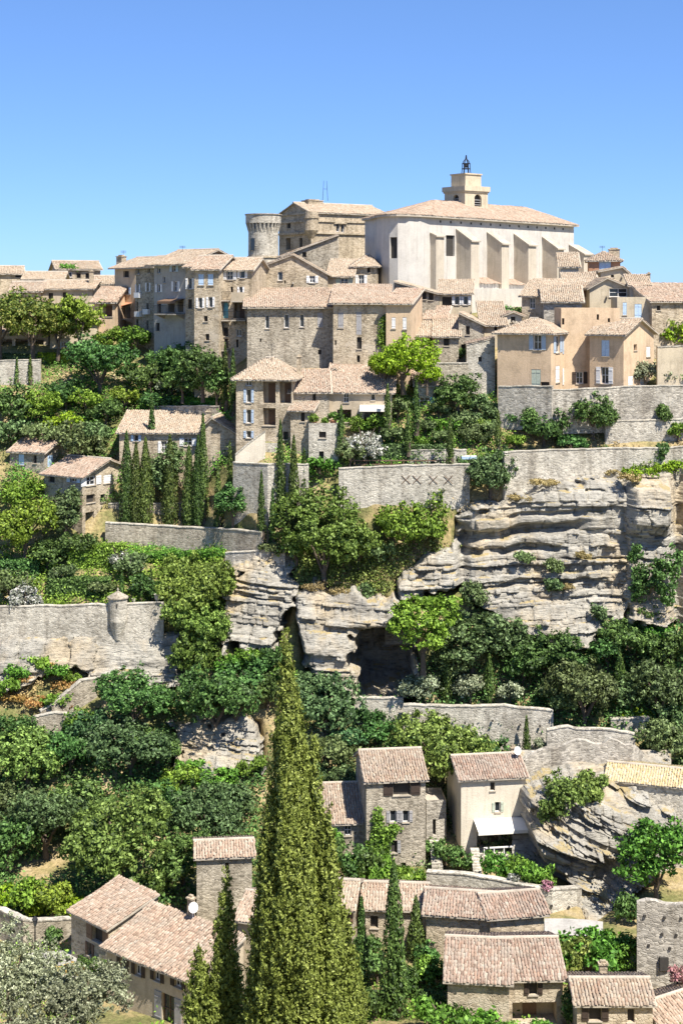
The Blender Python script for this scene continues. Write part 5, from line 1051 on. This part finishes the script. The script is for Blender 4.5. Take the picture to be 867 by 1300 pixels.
# --- valley wood
T('holm', 'yellow-tinged oak in the valley wood', [(152, 1136, 150, 150), (36, 1006, 92, 92)], labels=['broad yellow-tinged oak directly behind the little stone house', 'yellow-tinged oak below the small grey wall and ramp'])
T('grey', 'grey-green oak in the valley wood', [(60, 1090, 110, 104), (268, 1072, 112, 92), (18, 1058, 70, 70), (300, 1050, 60, 70)])
T('dark', 'dark oak in the valley wood', [(232, 1132, 90, 92), (100, 1060, 80, 80), (10, 1110, 80, 84), (20, 960, 60, 60), (210, 1050, 70, 64), (300, 1110, 50, 60), (90, 985, 60, 70), (185, 1150, 60, 50)])
T('fresh', 'light green shrub in the valley wood', [(100, 945, 48, 52), (225, 1010, 50, 44), (280, 1000, 60, 30), (320, 985, 40, 30), (72, 905, 40, 30), (240, 985, 36, 28)])
T('bright', 'small fruit tree in the vegetable garden', [(36, 1162, 48, 56), (70, 1168, 44, 60)])
T('lime', 'bright vegetable bush in the garden by the lane', [(14, 1152, 46, 26), (52, 1160, 40, 18), (90, 1158, 36, 20)], low=True)
# --- turret garden
T('white', 'white-flowering bush on the turreted wall', [(33, 788, 42, 56, 136.5)], name='oleander', cat='oleander')
T('grey', 'grey shrub in the turret garden', [(14, 766, 56, 50), (80, 742, 44, 32), (165, 735, 50, 40), (130, 758, 40, 26)])
T('white', 'pale flowering shrub in the turret garden', [(152, 722, 34, 30), (172, 724, 24, 24)])
T('fresh', 'ball of box overhanging the turreted wall', [(64, 776, 16, 18, 137.2), (118, 780, 18, 18, 137.2)])
hedge((60, 760), (140, 760), 24, 'clipped dark hedge behind the turreted wall', 'leaf_dark', 1.6)
hedge((86, 726), (160, 722), 30, 'tall clipped hedge in the turret garden', 'leaf_fresh', 1.6)
hedge((-20, 735), (50, 735), 22, 'rough green hedge at the end of the turret garden', 'leaf_dark', 1.4)
hedge((150, 712), (285, 706), 7, 'low grassy hedge above the turret garden', 'leaf_fresh', 1.2)
T('cyp', 'small cypress in the turret garden', [(155, 760, 9, 36), (192, 766, 10, 46)])
T('dark', 'dark bush in the turret garden', [(180, 764, 40, 40), (202, 768, 24, 34), (100, 712, 60, 40), (60, 722, 50, 44)])
T('orange', 'orange dry grass clump on the low cliff', [(30, 860, 44, 14), (60, 840, 46, 12), (88, 868, 40, 14), (50, 890, 40, 12), (16, 885, 40, 14), (75, 895, 36, 10)], name='grass_tuft', cat='grass')
T('fresh', 'green bush on the orange grass bank', [(48, 852, 40, 30), (74, 862, 36, 24), (92, 866, 24, 18), (24, 868, 44, 30), (10, 884, 40, 30)], low=True)
# --- lower hamlet
T('dark', 'ivy thicket at the foot of the tower house', [(470, 1120, 44, 60), (448, 1118, 44, 60), (420, 1110, 36, 60)], cat='ivy', name='ivy_thicket', low=True)
T('dark', 'shrub in the courtyard of the tower house', [(548, 1090, 24, 30), (565, 1100, 40, 40), (585, 1108, 34, 36), (545, 1062, 16, 20)])
T('fresh', 'vine shading the terrace of the white house', [(630, 1112, 34, 36, 113.6), (655, 1114, 40, 26, 113.2), (672, 1122, 50, 34, 112.6), (690, 1126, 26, 24, 112.4)], low=True)
T('white', 'white flowering pot plant under the vine', [(652, 1118, 14, 12, 111.9)], name='potted_flower', cat='flower')
T('cyp', 'slim cypress before the old barn', [(459, 1300, 24, 160, 97), (528, 1236, 28, 98, 103), (526, 1290, 15, 72, 97.5)])
T('cyp', 'tallest slim cypress before the old barn', [(500, 1320, 42, 225, 95)])
T('fresh', 'leafy shrub beside the broad cottage', [(548, 1245, 36, 36), (566, 1246, 30, 24), (536, 1250, 30, 28), (748, 1238, 92, 60), (780, 1236, 60, 62)])
T('holm', 'browning bush beside the broad cottage', [(712, 1246, 50, 56), (726, 1240, 50, 60)])
T('fresh', 'big leafy tree before the tilted rock', [(834, 1150, 100, 130)])
T('dark', 'dark climber at the corner of the cottages', [(722, 1306, 22, 66), (800, 1170, 36, 40)], low=True)
T('pink', 'pink oleander beside the high rubble wall', [(861, 1246, 26, 26, 96.5)], name='oleander', cat='oleander')
T('fresh', 'foliage below the broad cottage', [(565, 1312, 80, 50), (630, 1330, 60, 36), (610, 1316, 60, 30), (690, 1320, 40, 24)])
T('fresh', 'climbing bush on the farmhouse front', [(184, 1300, 30, 54, 97.5)], low=True)
T('orange', 'rusty flowering bush by the lane', [(90, 1236, 40, 36)])
T('dark', 'bush by the lane', [(120, 1240, 44, 34), (66, 1200, 26, 30), (30, 1186, 20, 24)])
T('dark', 'dark shrub in the yard between the slim cypresses and the barns', [(478, 1245, 50, 44), (545, 1220, 40, 34), (470, 1215, 36, 30), (512, 1262, 40, 40), (440, 1240, 50, 60), (475, 1290, 40, 40), (545, 1280, 40, 34)])
T('fresh', 'creeper heaped against the tower house base', [(500, 1122, 56, 30), (525, 1124, 40, 20), (478, 1124, 50, 44)], low=True)
T('dark', 'plant hanging over a terrace wall', [(672, 540, 20, 30, 146), (775, 536, 18, 24, 146.6), (842, 536, 20, 28, 146.8), (700, 590, 22, 26, 144), (760, 586, 20, 26, 143.6), (840, 584, 22, 24, 143), (470, 610, 18, 26, 142.6), (590, 606, 20, 30, 142.6), (240, 690, 20, 22, 145), (310, 692, 18, 20, 144.4)], low=True)
T('grey', 'garden bush on the slope beside the square rubble tower', [(606, 520, 34, 26), (622, 535, 30, 30), (600, 540, 30, 22), (640, 530, 22, 26), (585, 540, 30, 24), (556, 530, 30, 24), (620, 552, 30, 24)])
# --- near olives and cypresses on the viewer's side
def near_trees():
    def place(name, mesh, px, pb, D, label, H, cat='tree', mat='leaf_cypress_near', group=None):
        p = P(px, pb, D); t = thing(name, p, label, cat, group); obj('crown', mesh, M[mat], t)
        k = obj('trunk', trunk_mesh(int(px), H * .25, .28, .4, H * .5), M['bark'], t); return t
    D = 60.; pb = 1352; Hm = (pb - 792) / F * D
    place('great_cypress', crown_cypress_near([(0, 0, 0, 1.75, Hm, 5200, 11, .5), (1.15, -.3, 0, 1.1, Hm * .60, 1500, 12, -.1), (-1.0, -.4, 0, 1.1, Hm * .66, 1600, 13, .1), (.4, -1.0, 0, 1.15, Hm * .50, 1300, 14, 0.), (1.5, .2, 0, 1.0, Hm * .42, 900, 15, -.2), (-1.35, .2, 0, 1.0, Hm * .40, 900, 16, .2), (-.2, -.9, Hm * .25, .8, Hm * .52, 900, 17, .3), (.75, .2, Hm * .3, .75, Hm * .46, 800, 18, .1)], .072), 378, pb, D, 'great ragged cypress towering before the lower hamlet', Hm)
    Hm = (pb - 1100) / F * 62
    place('great_cypress', crown_cypress_near([(.25, 0, 0, .75, Hm, 1100, 23, -.1), (-.6, 0, 0, .8, Hm * .62, 800, 24, .2), (.7, -.2, 0, .6, Hm * .5, 500, 25, -.1), (-.1, -.5, 0, .8, Hm * .45, 600, 26, 0.)], .07), 277, pb, 62, 'thin ragged cypress next to the great cypress before the farmhouse', Hm)
    Hm = (pb - 1150) / F * 59
    place('great_cypress', crown_cypress_near([(0, 0, 0, .85, Hm, 1000, 31, .1), (.65, 0, 0, .7, Hm * .75, 600, 32, -.1), (.2, -.4, 0, .7, Hm * .6, 500, 33, 0.)], .07), 424, pb, 59, 'short cypress fused to the side of the great cypress', Hm)
near_trees()
T('olive', 'silver olive tree on the near slope', [(14, 1330, 140, 165, 74), (104, 1336, 120, 130, 72), (60, 1350, 110, 100, 69)], labels=['tallest silver olive tree on the near slope beside the lane wall', 'silver olive tree on the near slope before the farmhouse front', 'low silver olive between the two taller near olives'])

# --- uncountable ground cover
def inside_pts(poly, n, seed):
    r = np.random.default_rng(seed); pl = np.array(poly, float); a, b = pl.min(0), pl.max(0); out = []
    while len(out) < n:
        q = r.random((n, 2)) * (b - a) + a; s = sdist(q[:, 0], q[:, 1], poly); out += [tuple(x) for x in q[s > 0]]
    return np.array(out[:n])
def cover(name, label, poly, n, mat, seed, size=.2, per=14, spread=.32, dz=.12):
    size *= .75; per = int(per * 1.5)
    q = inside_pts(poly, n, seed); q = q[vnoise(q[:, 0] * .03 + seed, q[:, 1] * .05) > -.35]
    D = Dt(q[:, 0], q[:, 1]) + pushback(q[:, 0], q[:, 1]); keep = pushback(q[:, 0], q[:, 1]) < .6; q, D = q[keep], D[keep]
    pts = np.stack([(q[:, 0] - CX) / F * D, D - .2, EYE - (q[:, 1] - HY) / F * D + dz], 1)
    leaf_patch(name, pts, np.tile([0, -.5, .9], (len(pts), 1)), size, mat, label, None, 'stuff', None, per, spread)
WOOD_L = [(-60, 890), (60, 930), (210, 890), (340, 960), (340, 1150), (0, 1160), (-60, 1160)]
WOOD_R = [(500, 770), (600, 775), (740, 830), (870, 790), (920, 1000), (700, 940), (500, 935), (440, 905)]
MID = [(350, 890), (520, 930), (590, 1010), (700, 1110), (540, 1110), (390, 1060)]
UP_L = [(-60, 490), (60, 460), (290, 470), (300, 590), (150, 640), (0, 640), (-60, 720)]
GARD = [(400, 500), (640, 470), (640, 560), (640, 600), (430, 600), (330, 640), (330, 600)]
TUR = [(-60, 690), (290, 690), (280, 730), (215, 770), (-60, 775)]
BANK = [(210, 770), (290, 720), (400, 680), (500, 690), (580, 690), (500, 750), (400, 760), (290, 840), (230, 850)]
LOW = [(0, 1200), (90, 1200), (400, 1200), (560, 1240), (720, 1200), (870, 1200), (870, 1330), (0, 1330)]
cover('undergrowth', 'dark undergrowth on the floor of the valley wood', WOOD_L, 1500, 'leaf_dark', 1, .24, 16, .5, .3)
cover('undergrowth', 'dark undergrowth on the slope below the broad cliff', WOOD_R, 1400, 'leaf_dark', 2, .24, 16, .5, .3)
cover('undergrowth', 'mixed scrub around the tower house and white house', MID, 700, 'leaf_grey', 3, .22, 14, .4, .2)
cover('undergrowth', 'green planting on the upper garden terraces', UP_L, 1700, 'leaf_fresh', 4, .2, 14, .35)
cover('undergrowth', 'scrub between the upper garden terraces', UP_L, 900, 'leaf_grey', 14, .2, 14, .4)
cover('undergrowth', 'low planting in the walled garden', GARD, 1500, 'leaf_fresh', 5, .18, 12, .3)
cover('undergrowth', 'low planting in the turret garden', TUR, 1100, 'leaf_fresh', 6, .2, 14, .3)
cover('undergrowth', 'scrub on the bank above the cave cliff', BANK, 1400, 'leaf_holm', 7, .2, 14, .35)
cover('undergrowth', 'garden growth around the lower hamlet', LOW, 1100, 'leaf_fresh', 8, .2, 14, .35)
cover('dry_grass', 'dry grass over the cliff-top ledges and terraces', [(600, 540), (900, 530), (900, 640), (690, 640), (600, 660), (500, 740), (380, 750), (480, 690)], 900, 'leaf_dry', 9, .16, 10, .22, .03)
cover('dry_grass', 'dry grass on the bank beside the stepped ramp', [(-60, 830), (120, 830), (110, 880), (60, 930), (-60, 930)], 350, 'leaf_dry', 10, .16, 10, .25, .03)


# ================================================================== small things and details
def on_front(h, px, py, out=0.0):
    """Point on a house front (o metres in front of it) seen at a photo pixel."""
    return hit(px, py, h['O'] - h['b'] * out, -h['b'])
HOUSES = {o['label']: o for o in bpy.data.objects if o.get('label')}
def awning(h, px0, px1, py, proj_, drop, name='awning', mat='canvas'):
    a = on_front(h, px0, py); w = np.dot(on_front(h, px1, py) - a, h['d']); d, b = h['d'], h['b']; m = MB(); z = np.array([0, 0, 1.])
    q = [a - b * .02, a + d * w - b * .02, a + d * w - b * proj_ - z * drop, a - b * proj_ - z * drop]
    m.hexa([p - z * .05 for p in q], q); m.quad(q[3] - z * .05, q[2] - z * .05, q[2] - z * .28 - b * .003, q[3] - z * .28 - b * .003)
    o = m.build(name, M[mat], h['t'], h['off'])
    for s in (.06, .94):
        m = MB(); p = a + d * w * s - b * (proj_ - .1) - z * (drop + .06); m.tube(p, a + d * w * s - b * .03 - z * .5, .025, .025, 6); m.build('awning_arm', M['iron'], o, h['off'])
def balcony(h, px0, px1, py, dep=.8, rail=.95, solid=False):
    a = on_front(h, px0, py); w = np.dot(on_front(h, px1, py) - a, h['d']); d, b = h['d'], -h['b']; m = MB(); m.box(np.array([a[0], a[1], 0]), d, b, 0, w, .003, dep, a[2] - .14, a[2]); o = m.build('balcony', M['mortar'], h['t'], h['off'])
    m = MB(); a0 = np.array([a[0], a[1], 0]); z = a[2]
    if solid: m.box(a0, d, b, 0, w, dep - .1, dep - .003, z, z + rail)
    else:
        for zz in (.08, rail): m.box(a0, d, b, 0, w, dep - .05, dep - .02, z + zz - .03, z + zz); m.box(a0, d, b, 0, .03, .01, dep - .05, z + zz - .03, z + zz); m.box(a0, d, b, w - .03, w, .01, dep - .05, z + zz - .03, z + zz)
        for x in np.arange(0, w, .14): m.box(a0, d, b, x, x + .025, dep - .045, dep - .025, z + .08, z + rail - .03)
    m.build('railing', M['beige_plaster' if solid else 'iron'], o, h['off'])
    m = MB()
    for x in (.08, w - .2): m.hexa([a0 + d * x + [0, 0, z - .6], a0 + d * (x + .12) + [0, 0, z - .6], a0 + d * (x + .12) + b * .05 + [0, 0, z - .6], a0 + d * x + b * .05 + [0, 0, z - .6]], [a0 + d * x + [0, 0, z - .145], a0 + d * (x + .12) + [0, 0, z - .145], a0 + d * (x + .12) + b * dep * .9 + [0, 0, z - .145], a0 + d * x + b * dep * .9 + [0, 0, z - .145]])
    m.build('bracket', M['mortar'], o, h['off'])
def dish(h, px, py, back):
    p = hit(px, py, h['O'] + h['b'] * back, -h['b']); m = MB(); ax = Vector((.5, -.8, .3)).normalized(); q = ax.to_track_quat('Z', 'Y'); rings = []
    for f in (0, .5, 1.0): rings.append([Vector(p) + q @ Vector((math.cos(i * math.pi / 7) * .36 * f, math.sin(i * math.pi / 7) * .36 * f, .1 * f * f)) for i in range(14)])
    for a, c in zip(rings[:-1], rings[1:]):
        for i in range(14): m.quad(a[i], a[(i + 1) % 14], c[(i + 1) % 14], c[i])
    m.tube(p - np.array([0, -.05, .1]), p - np.array([0, -.1, 1.2]), .03, .03, 6); m.tube(p, np.array(Vector(p) + ax * .35), .015, .015, 5)
    m.build('satellite_dish', M['white_paint'], h['t'], h['off'])
awning(wh, 601, 678, 1040, 1.7, .45)
m = MB(); a = on_front(wh, 604, 1079); w = np.dot(on_front(wh, 672, 1079) - a, wh['d']); m.box(np.array([a[0], a[1], 0]), wh['d'], -wh['b'], 0, w, .02, 1.5, a[2] - 1.2, a[2]); m.build('porch', M['pale_stone'], wh['t'], wh['off'])
m = MB(); m.box(np.array([a[0], a[1], 0]), wh['d'], -wh['b'], .3, w, 1.38, 1.48, a[2] + .62, a[2] + .72)
for k in range(6): m.box(np.array([a[0], a[1], 0]), wh['d'], -wh['b'], .3 + k * (w - .4) / 5, .38 + k * (w - .4) / 5, 1.4, 1.46, a[2], a[2] + .62)
m.build('porch_railing', M['white_paint'], wh['t'], wh['off'])
dish(wh, 656, 953, 2.0); dish(HI['long farmhouse with a broad pale tiled roof and dark shutters'], 245, 1152, 4.2)
hA = HI['house with a white awning and a broad tiled roof on the garden terrace']; awning(hA, 457, 490, 514, 1.3, .3)
hB = HI['tall beige tenement with a terrace awning at the end of the row']; awning(hB, 147, 168, 384, 1.6, .35, mat='terracotta'); balcony(hB, 147, 170, 404, 1.5)
hC = HI['tall grey rendered tenement with a roofed balcony']; awning(hC, 212, 235, 379, 1.5, .3, mat='brown_wood'); balcony(hC, 208, 235.5, 398, 1.5)
hD = HI['stone tenement with balconies and a turquoise door']; balcony(hD, 280, 293, 381, .9); balcony(hD, 296, 313, 382, .9, .95, True); balcony(hD, 280, 293, 406, .9); balcony(hD, 296, 314, 406, .9); balcony(hD, 279, 292, 444, .9)
# air conditioners on the narrow tenement
hE = HI['tall narrow stone tenement with air conditioners between two tenements']
for px, py in ((173.5, 378), (184.5, 399), (174, 402)):
    a = on_front(hE, px, py); m = MB(); m.box(np.array([a[0], a[1], 0]), hE['d'], -hE['b'], 0, .95, .02, .4, a[2], a[2] + .62); m.build('air_conditioner', M['white_paint'], hE['t'], hE['off'])
# mast on the castle roof
hK = HI['large castle block with stepped cornices and a pedimented end']; p = hK['c'](5.2, hK['Dp'] / 2, hK['ze'] + 2.0); m = MB()
for s in (-.45, .45): m.tube(p + hK['d'] * s, p + hK['d'] * s * .55 + [0, 0, 2.9], .035, .025, 5)
m.tube(p + hK['d'] * -.3 + [0, 0, 1.7], p + hK['d'] * .3 + [0, 0, 1.7], .025, .025, 5); m.build('antenna_mast', M['iron'], hK['t'], hK['off'])
for lab, px0, py0, py1 in (('tall grey rendered tenement with a roofed balcony', 232, 312, 322), ('broad stone house with a wide front gable above the long building', 325, 312, 336), ('three-storey stone house with loggias and blue-shuttered windows', 345, 436, 452), ('orange brick tower house with a bright blue window', 764, 312, 322), ('tall beige tenement with a terrace awning at the end of the row', 157, 318, 330)):
    h = HI[lab]; a = hit(px0, py1, h['O'] + h['b'] * h['Dp'] * .4, -h['b']); tz = hit(px0, py0, h['O'] + h['b'] * h['Dp'] * .4, -h['b'])[2]; m = MB(); m.tube(a - np.array([0, 0, .6]), np.array([a[0], a[1], tz]), .025, .02, 5)
    for f in (.75, .85, .95): zz = a[2] + (tz - a[2]) * f; m.tube((a[0] - .35, a[1], zz), (a[0] + .35, a[1], zz), .015, .015, 4)
    m.build('television_aerial', M['iron'], h['t'], h['off'])
# iron crosses on the garden wall
gw = HOUSES['garden wall with iron crosses under the clipped hedge']; off = np.array(gw.location)
for px in (515, 529, 550, 569):
    D = float(Dt(px, 635)) - .36; c = P(px, 609, D); m = MB()
    for sx in (-1, 1): m.tube(c + np.array([-.42 * sx, 0, -.42]), c + np.array([.42 * sx, -.0, .42]), .028, .028, 5)
    m.build('iron_cross', M['brown_wood'], gw, off)
# dark boxes painting the shade in square holes left by scaffolding
def holes(label, pts, Ds, s=.16):
    w = HOUSES[label]; off = np.array(w.location)
    for (px, py), D in zip(pts, Ds): m = MB(); c = P(px, py, D); m.box(np.array([c[0], c[1], 0]), np.array([1, 0, 0]), np.array([0, 1, 0]), -s / 2, s / 2, -.05, .1, c[2] - s / 2, c[2] + s / 2); m.build('putlog_hole_shade', M['opening_shade'], w, off)
holes('high rubble wall with small square holes beside the road', [(818, 1163), (843, 1165), (864, 1166), (840, 1186), (858, 1187), (823, 1200), (850, 1204)], [98.85, 98.65, 98.5, 98.68, 98.55, 98.85, 98.6])
holes('curved terrace wall below the white house', [(622, 1134), (640, 1138), (658, 1141), (680, 1147), (700, 1150), (722, 1152)], [111.85, 111.5, 111.1, 110.75, 110.45, 111.1])
holes('long pale wall in the wood above the white house', [(560, 915), (590, 918), (625, 915), (660, 920), (685, 922)], [129.6, 129.4, 129.3, 129.2, 129.1])
m = MB(); w = HOUSES['high rubble wall with small square holes beside the road']; c = P(842.5, 1224, 98.6); m.box(np.array([c[0], c[1], 0]), np.array([1, 0, 0]), np.array([0, 1, 0]), -.3, .3, -.06, .2, c[2] - .45, c[2] + .45); m.build('window', M['opening_shade'], w, np.array(w.location))  # dark box painting the shade of the wall's opening
# turret on the garden wall
def turret():
    D = 135.3; c = P(150, 780, D); r = 12 / F * D; zt = P(150, 759, D)[2]; zb = P(150, 800, D)[2]; o = np.array([c[0], D, zb]); t = thing('turret', o, 'small round stone turret with a conical cap on the garden wall', 'turret')
    m = MB(); m.cyl(c, r * .35, r, zb - .9, zb + .9, 24); m.cyl(c, r, r, zb + .9, zt, 24); m.build('wall', M['pale_stone'], t, o)
    m = MB(); m.cyl(c, r * 1.12, r * 1.12, zt, zt + .12, 24); m.cyl(c, r * 1.1, r * .12, zt + .12, zt + .62, 24); m.build('cap', M['grey_stone'], t, o)
    m = MB(); m.cyl(c, .07, .1, zt + .62, zt + .75, 10); m.cyl(c, .1, .02, zt + .75, zt + .95, 10); m.build('finial', M['pale_stone'], t, o)
    m = MB(); m.box(np.array([c[0] + .05, D - r, 0]), np.array([1, 0, 0]), np.array([0, 1, 0]), -.06, .06, -.04, .2, zt - .75, zt - .4); m.build('slit', M['opening_shade'], t, o)  # dark box painting the shade in the slit
turret()
def urn(px, py, D, h, label):
    c = P(px, py, D); t = thing('stone_urn', c, label, 'urn', 'stone urns on the garden wall'); pr = [(0, .5), (.08, .5), (.1, .2), (.3, .15), (.45, .4), (.75, .55), (.9, .5), (1, .62)]; m = MB()
    for (z0, r0), (z1, r1) in zip(pr[:-1], pr[1:]): m.cyl(c, r0 * h * .55, r1 * h * .55, c[2] + z0 * h, c[2] + z1 * h, 14)
    m.build('bowl', M['pale_stone'], t, c)
    leaf_patch('plant', np.array([[0, 0, h * 1.05]]), np.array([[0, -.3, 1.]]), .1, 'leaf_fresh', parent=t, per=40, spread=.12)
urn(200, 767, 136.0, .95, 'stone urn on the end pier of the turreted wall'); urn(170, 768, 136.0, .6, 'low stone urn beside the turret cap')
# lamp post by the lane
def lamp_post():
    p = G(45, 1224); t = thing('lamp_post', p, 'black iron lamp post with a lantern beside the lane wall', 'lamp post'); h = (1224 - 1163) / F * p[1]
    m = MB(); m.cyl(p, .16, .13, p[2] - .2, p[2] + .35, 10); m.cyl(p, .13, .06, p[2] + .35, p[2] + .5, 10); m.cyl(p, .06, .045, p[2] + .5, p[2] + h * .8, 10); m.build('post', M['iron'], t, p)
    m = MB(); m.cyl(p, .09, .2, p[2] + h * .8, p[2] + h * .93, 6); m.build('lantern', M['glass'], t, p); m = MB(); m.cyl(p, .24, .05, p[2] + h * .93, p[2] + h, 6); m.build('lantern_cap', M['iron'], t, p)
lamp_post()
# staircase, arch and ramp below the loggia house
SW('sloping stair wall below the loggia house', [(299, 578, 602), (318, 562, 600), (337, 548, 598)], 'white_plaster', D=[144.2, 144.4, 144.6], rough=.02)
H('garden_store', 'stone store with an arched opening under the loggia house', 320, 354, 562, 600, 145.2, -2, 3, 'flat', 5, 'pale_stone', 'tile_old', cat='outbuilding', f=[(329, 345, 575, 592, 'd')])
def steps(label, px0, px1, py0, py1, D0, D1, n, mat='pale_stone'):
    a0, a1 = P(px0, py1, D0), P(px1, py1, D0); b0 = P(px0, py0, D1); t = thing('stone_steps', a0, label, 'steps'); w = a1[0] - a0[0]
    for i in range(n):
        m = MB(); y0 = a0[1] + (b0[1] - a0[1]) * i / n; y1 = y0 + (b0[1] - a0[1]) / n + .3; z = a0[2] + (b0[2] - a0[2]) * (i + 1) / n
        m.box(np.array([a0[0], 0, 0]), np.array([1, 0, 0]), np.array([0, 1, 0]), 0, w, y0, y1, z - .6, z); m.build('step', M[mat], t, a0)
steps('worn stone steps climbing beside the tower house', 548, 562, 1068, 1102, 116.6, 119.2, 9)
steps('narrow stone steps up to the white house porch', 601, 612, 1078, 1112, 115, 117.8, 9)
# wooden fence under the clipped hedge
def fence():
    p = [P(x, 594, float(Dt(x, 594)) - .5) for x in (450, 574)]; t = thing('wooden_fence', p[0], 'low wooden rail fence in front of the clipped hedge', 'fence'); d = unit(p[1] - p[0]); L = np.linalg.norm(p[1] - p[0]); b = np.array([-d[1], d[0], 0])
    for k in range(9): m = MB(); m.box(p[0], d, b, k * L / 8 - .05, k * L / 8 + .05, -.05, .05, -.4, .85); m.build('post', M['brown_wood'], t, p[0])
    for z in (.3, .68): m = MB(); m.box(p[0], d, b, 0, L, -.09, -.055, z, z + .1); m.build('rail', M['brown_wood'], t, p[0])
fence()
def garden_table():
    p = G(595, 589); t = thing('garden_table', p, 'white and blue covered garden table beside the slim cypress', 'table'); x, y = np.array([1, 0, 0]), np.array([0, 1, 0])
    m = MB(); m.box(p, x, y, -.75, .75, -.4, .4, .72, .8); m.build('table_top', M['white_paint'], t, p); m = MB(); m.box(p, x, y, -.76, .76, -.42, -.4, .5, .8); m.build('cloth_edge', M['lightblue_paint'], t, p)
    for sx in (-.65, .6):
        for sy in (-.33, .3): m = MB(); m.box(p, x, y, sx, sx + .06, sy, sy + .06, -.2, .72); m.build('leg', M['white_paint'], t, p)
garden_table()
def parasol():
    p = P(527, 392, 160.); t = thing('parasol', p, 'folded red parasol standing before the mono-pitch stone house', 'parasol'); h = 26 / F * 160
    m = MB(); m.cyl(p, .05, .05, p[2] - .6, p[2] + h, 8); m.build('pole', M['white_paint'], t, p); m = MB(); m.cyl(p, .3, .34, p[2] + h * .22, p[2] + h * .4, 8); m.cyl(p, .34, .06, p[2] + h * .4, p[2] + h * .98, 8); m.build('canopy', M['red_paint'], t, p)
parasol()
# pots on the flat-topped block and under the vine
def pot(px, py, D, r, label, mat='leaf_fresh', group='potted plants'):
    p = P(px, py, D); t = thing('potted_plant', p, label, 'plant', group); m = MB(); m.cyl(p, r * .6, r * .85, p[2], p[2] + r * 1.2, 12); m.cyl(p, r * .95, r * .95, p[2] + r * 1.2, p[2] + r * 1.4, 12); m.build('pot', M['terracotta'], t, p)
    rr = np.random.default_rng(int(px)); dd = unit(rr.normal(0, 1, (40, 3))); leaf_patch('foliage', dd * r * 1.1 + np.array([0, 0, r * 2.3]), dd, .11, mat, parent=t, per=16, spread=.09)
hF = HI['flat-topped stone block with potted plants on its terrace']
for s, r, lab in ((.5, .32, 'potted shrub on the corner of the flat-topped stone block'), (1.6, .22, 'small potted plant in the middle of the flat-topped stone block'), (2.4, .4, 'largest potted shrub on the flat-topped stone block')):
    c = hF['c'](s, .5, hF['ze'] - .3); q = proj(c); pot(q[0], q[1], c[1], r, lab)
pot(694, 1136, 110.9, .3, 'terracotta pot at the end of the curved terrace wall', 'leaf_pink')
# ivy on the tower house and its wing, and the vine on the long building
def ivy(h, poly, n, label, mat='leaf_dark', size=.15):
    q = inside_pts(poly, n, n); pts = np.array([hit(x, y, h['O'] - h['b'] * .12, -h['b']) for x, y in q]); leaf_patch('ivy', pts, np.tile(-h['b'] + [0, 0, .4], (len(pts), 1)), size, mat, label, 'ivy', None, None, 12, .16)
ivy(th, [(478, 1024), (484, 1026), (484, 1050), (492, 1052), (500, 1046), (506, 1048), (500, 1062), (494, 1066), (493, 1096), (508, 1100), (500, 1118), (466, 1118), (466, 1076), (472, 1060)], 520, 'ivy climbing the front of the tower house', 'leaf_fresh')
ivy(HI['low stone wing with an old tiled roof against the tower house'], [(398, 1050), (432, 1052), (434, 1075), (424, 1085), (440, 1100), (462, 1082), (464, 1118), (398, 1118)], 520, 'ivy covering the wall of the low stone wing', 'leaf_fresh')
ivy(HI['stone wing with brown louvred shutters joined to the long building'], [(484, 404), (489, 398), (490, 440), (480, 440)], 90, 'thin vine on the corner of the long building wing', 'leaf_fresh', .14)
ivy(HI['gabled stone house with three dark windows and creeper on its roof'], [(77, 336), (100, 337), (100, 341), (77, 340)], 40, 'creeper spilling over the roof of the gabled house', 'leaf_fresh', .14)
# lanes and lawn
def lane(name, label, pts, mat, dz=.25):
    m = MB(); w = [G(x, y) + np.array([0, -.3, dz]) for x, y in pts]; n = len(w) // 2
    for i in range(n - 1): m.quad(w[2 * i], w[2 * i + 2], w[2 * i + 3], w[2 * i + 1])
    return tag(m.build(name, M[mat]), label, kind='structure')
lane('road', 'pale paved lane beside the curved terrace wall', [(690, 1168), (690, 1188), (715, 1168), (715, 1189), (740, 1169), (740, 1190), (764, 1172), (764, 1192)], 'road')
lane('road', 'pale paved lane beside the lamp post', [(30, 1212), (20, 1250), (60, 1210), (70, 1250), (96, 1208), (110, 1250)], 'road')
cover('lawn', 'bright lawn in the wood behind the ruin', [(786, 902), (824, 902), (822, 914), (786, 914)], 260, 'leaf_lime', 31, .14, 12, .16, .05)
cover('lawn', 'bright grass strip above the turret garden', [(60, 696), (285, 690), (285, 706), (60, 712)], 500, 'leaf_fresh', 33, .15, 12, .2, .05)
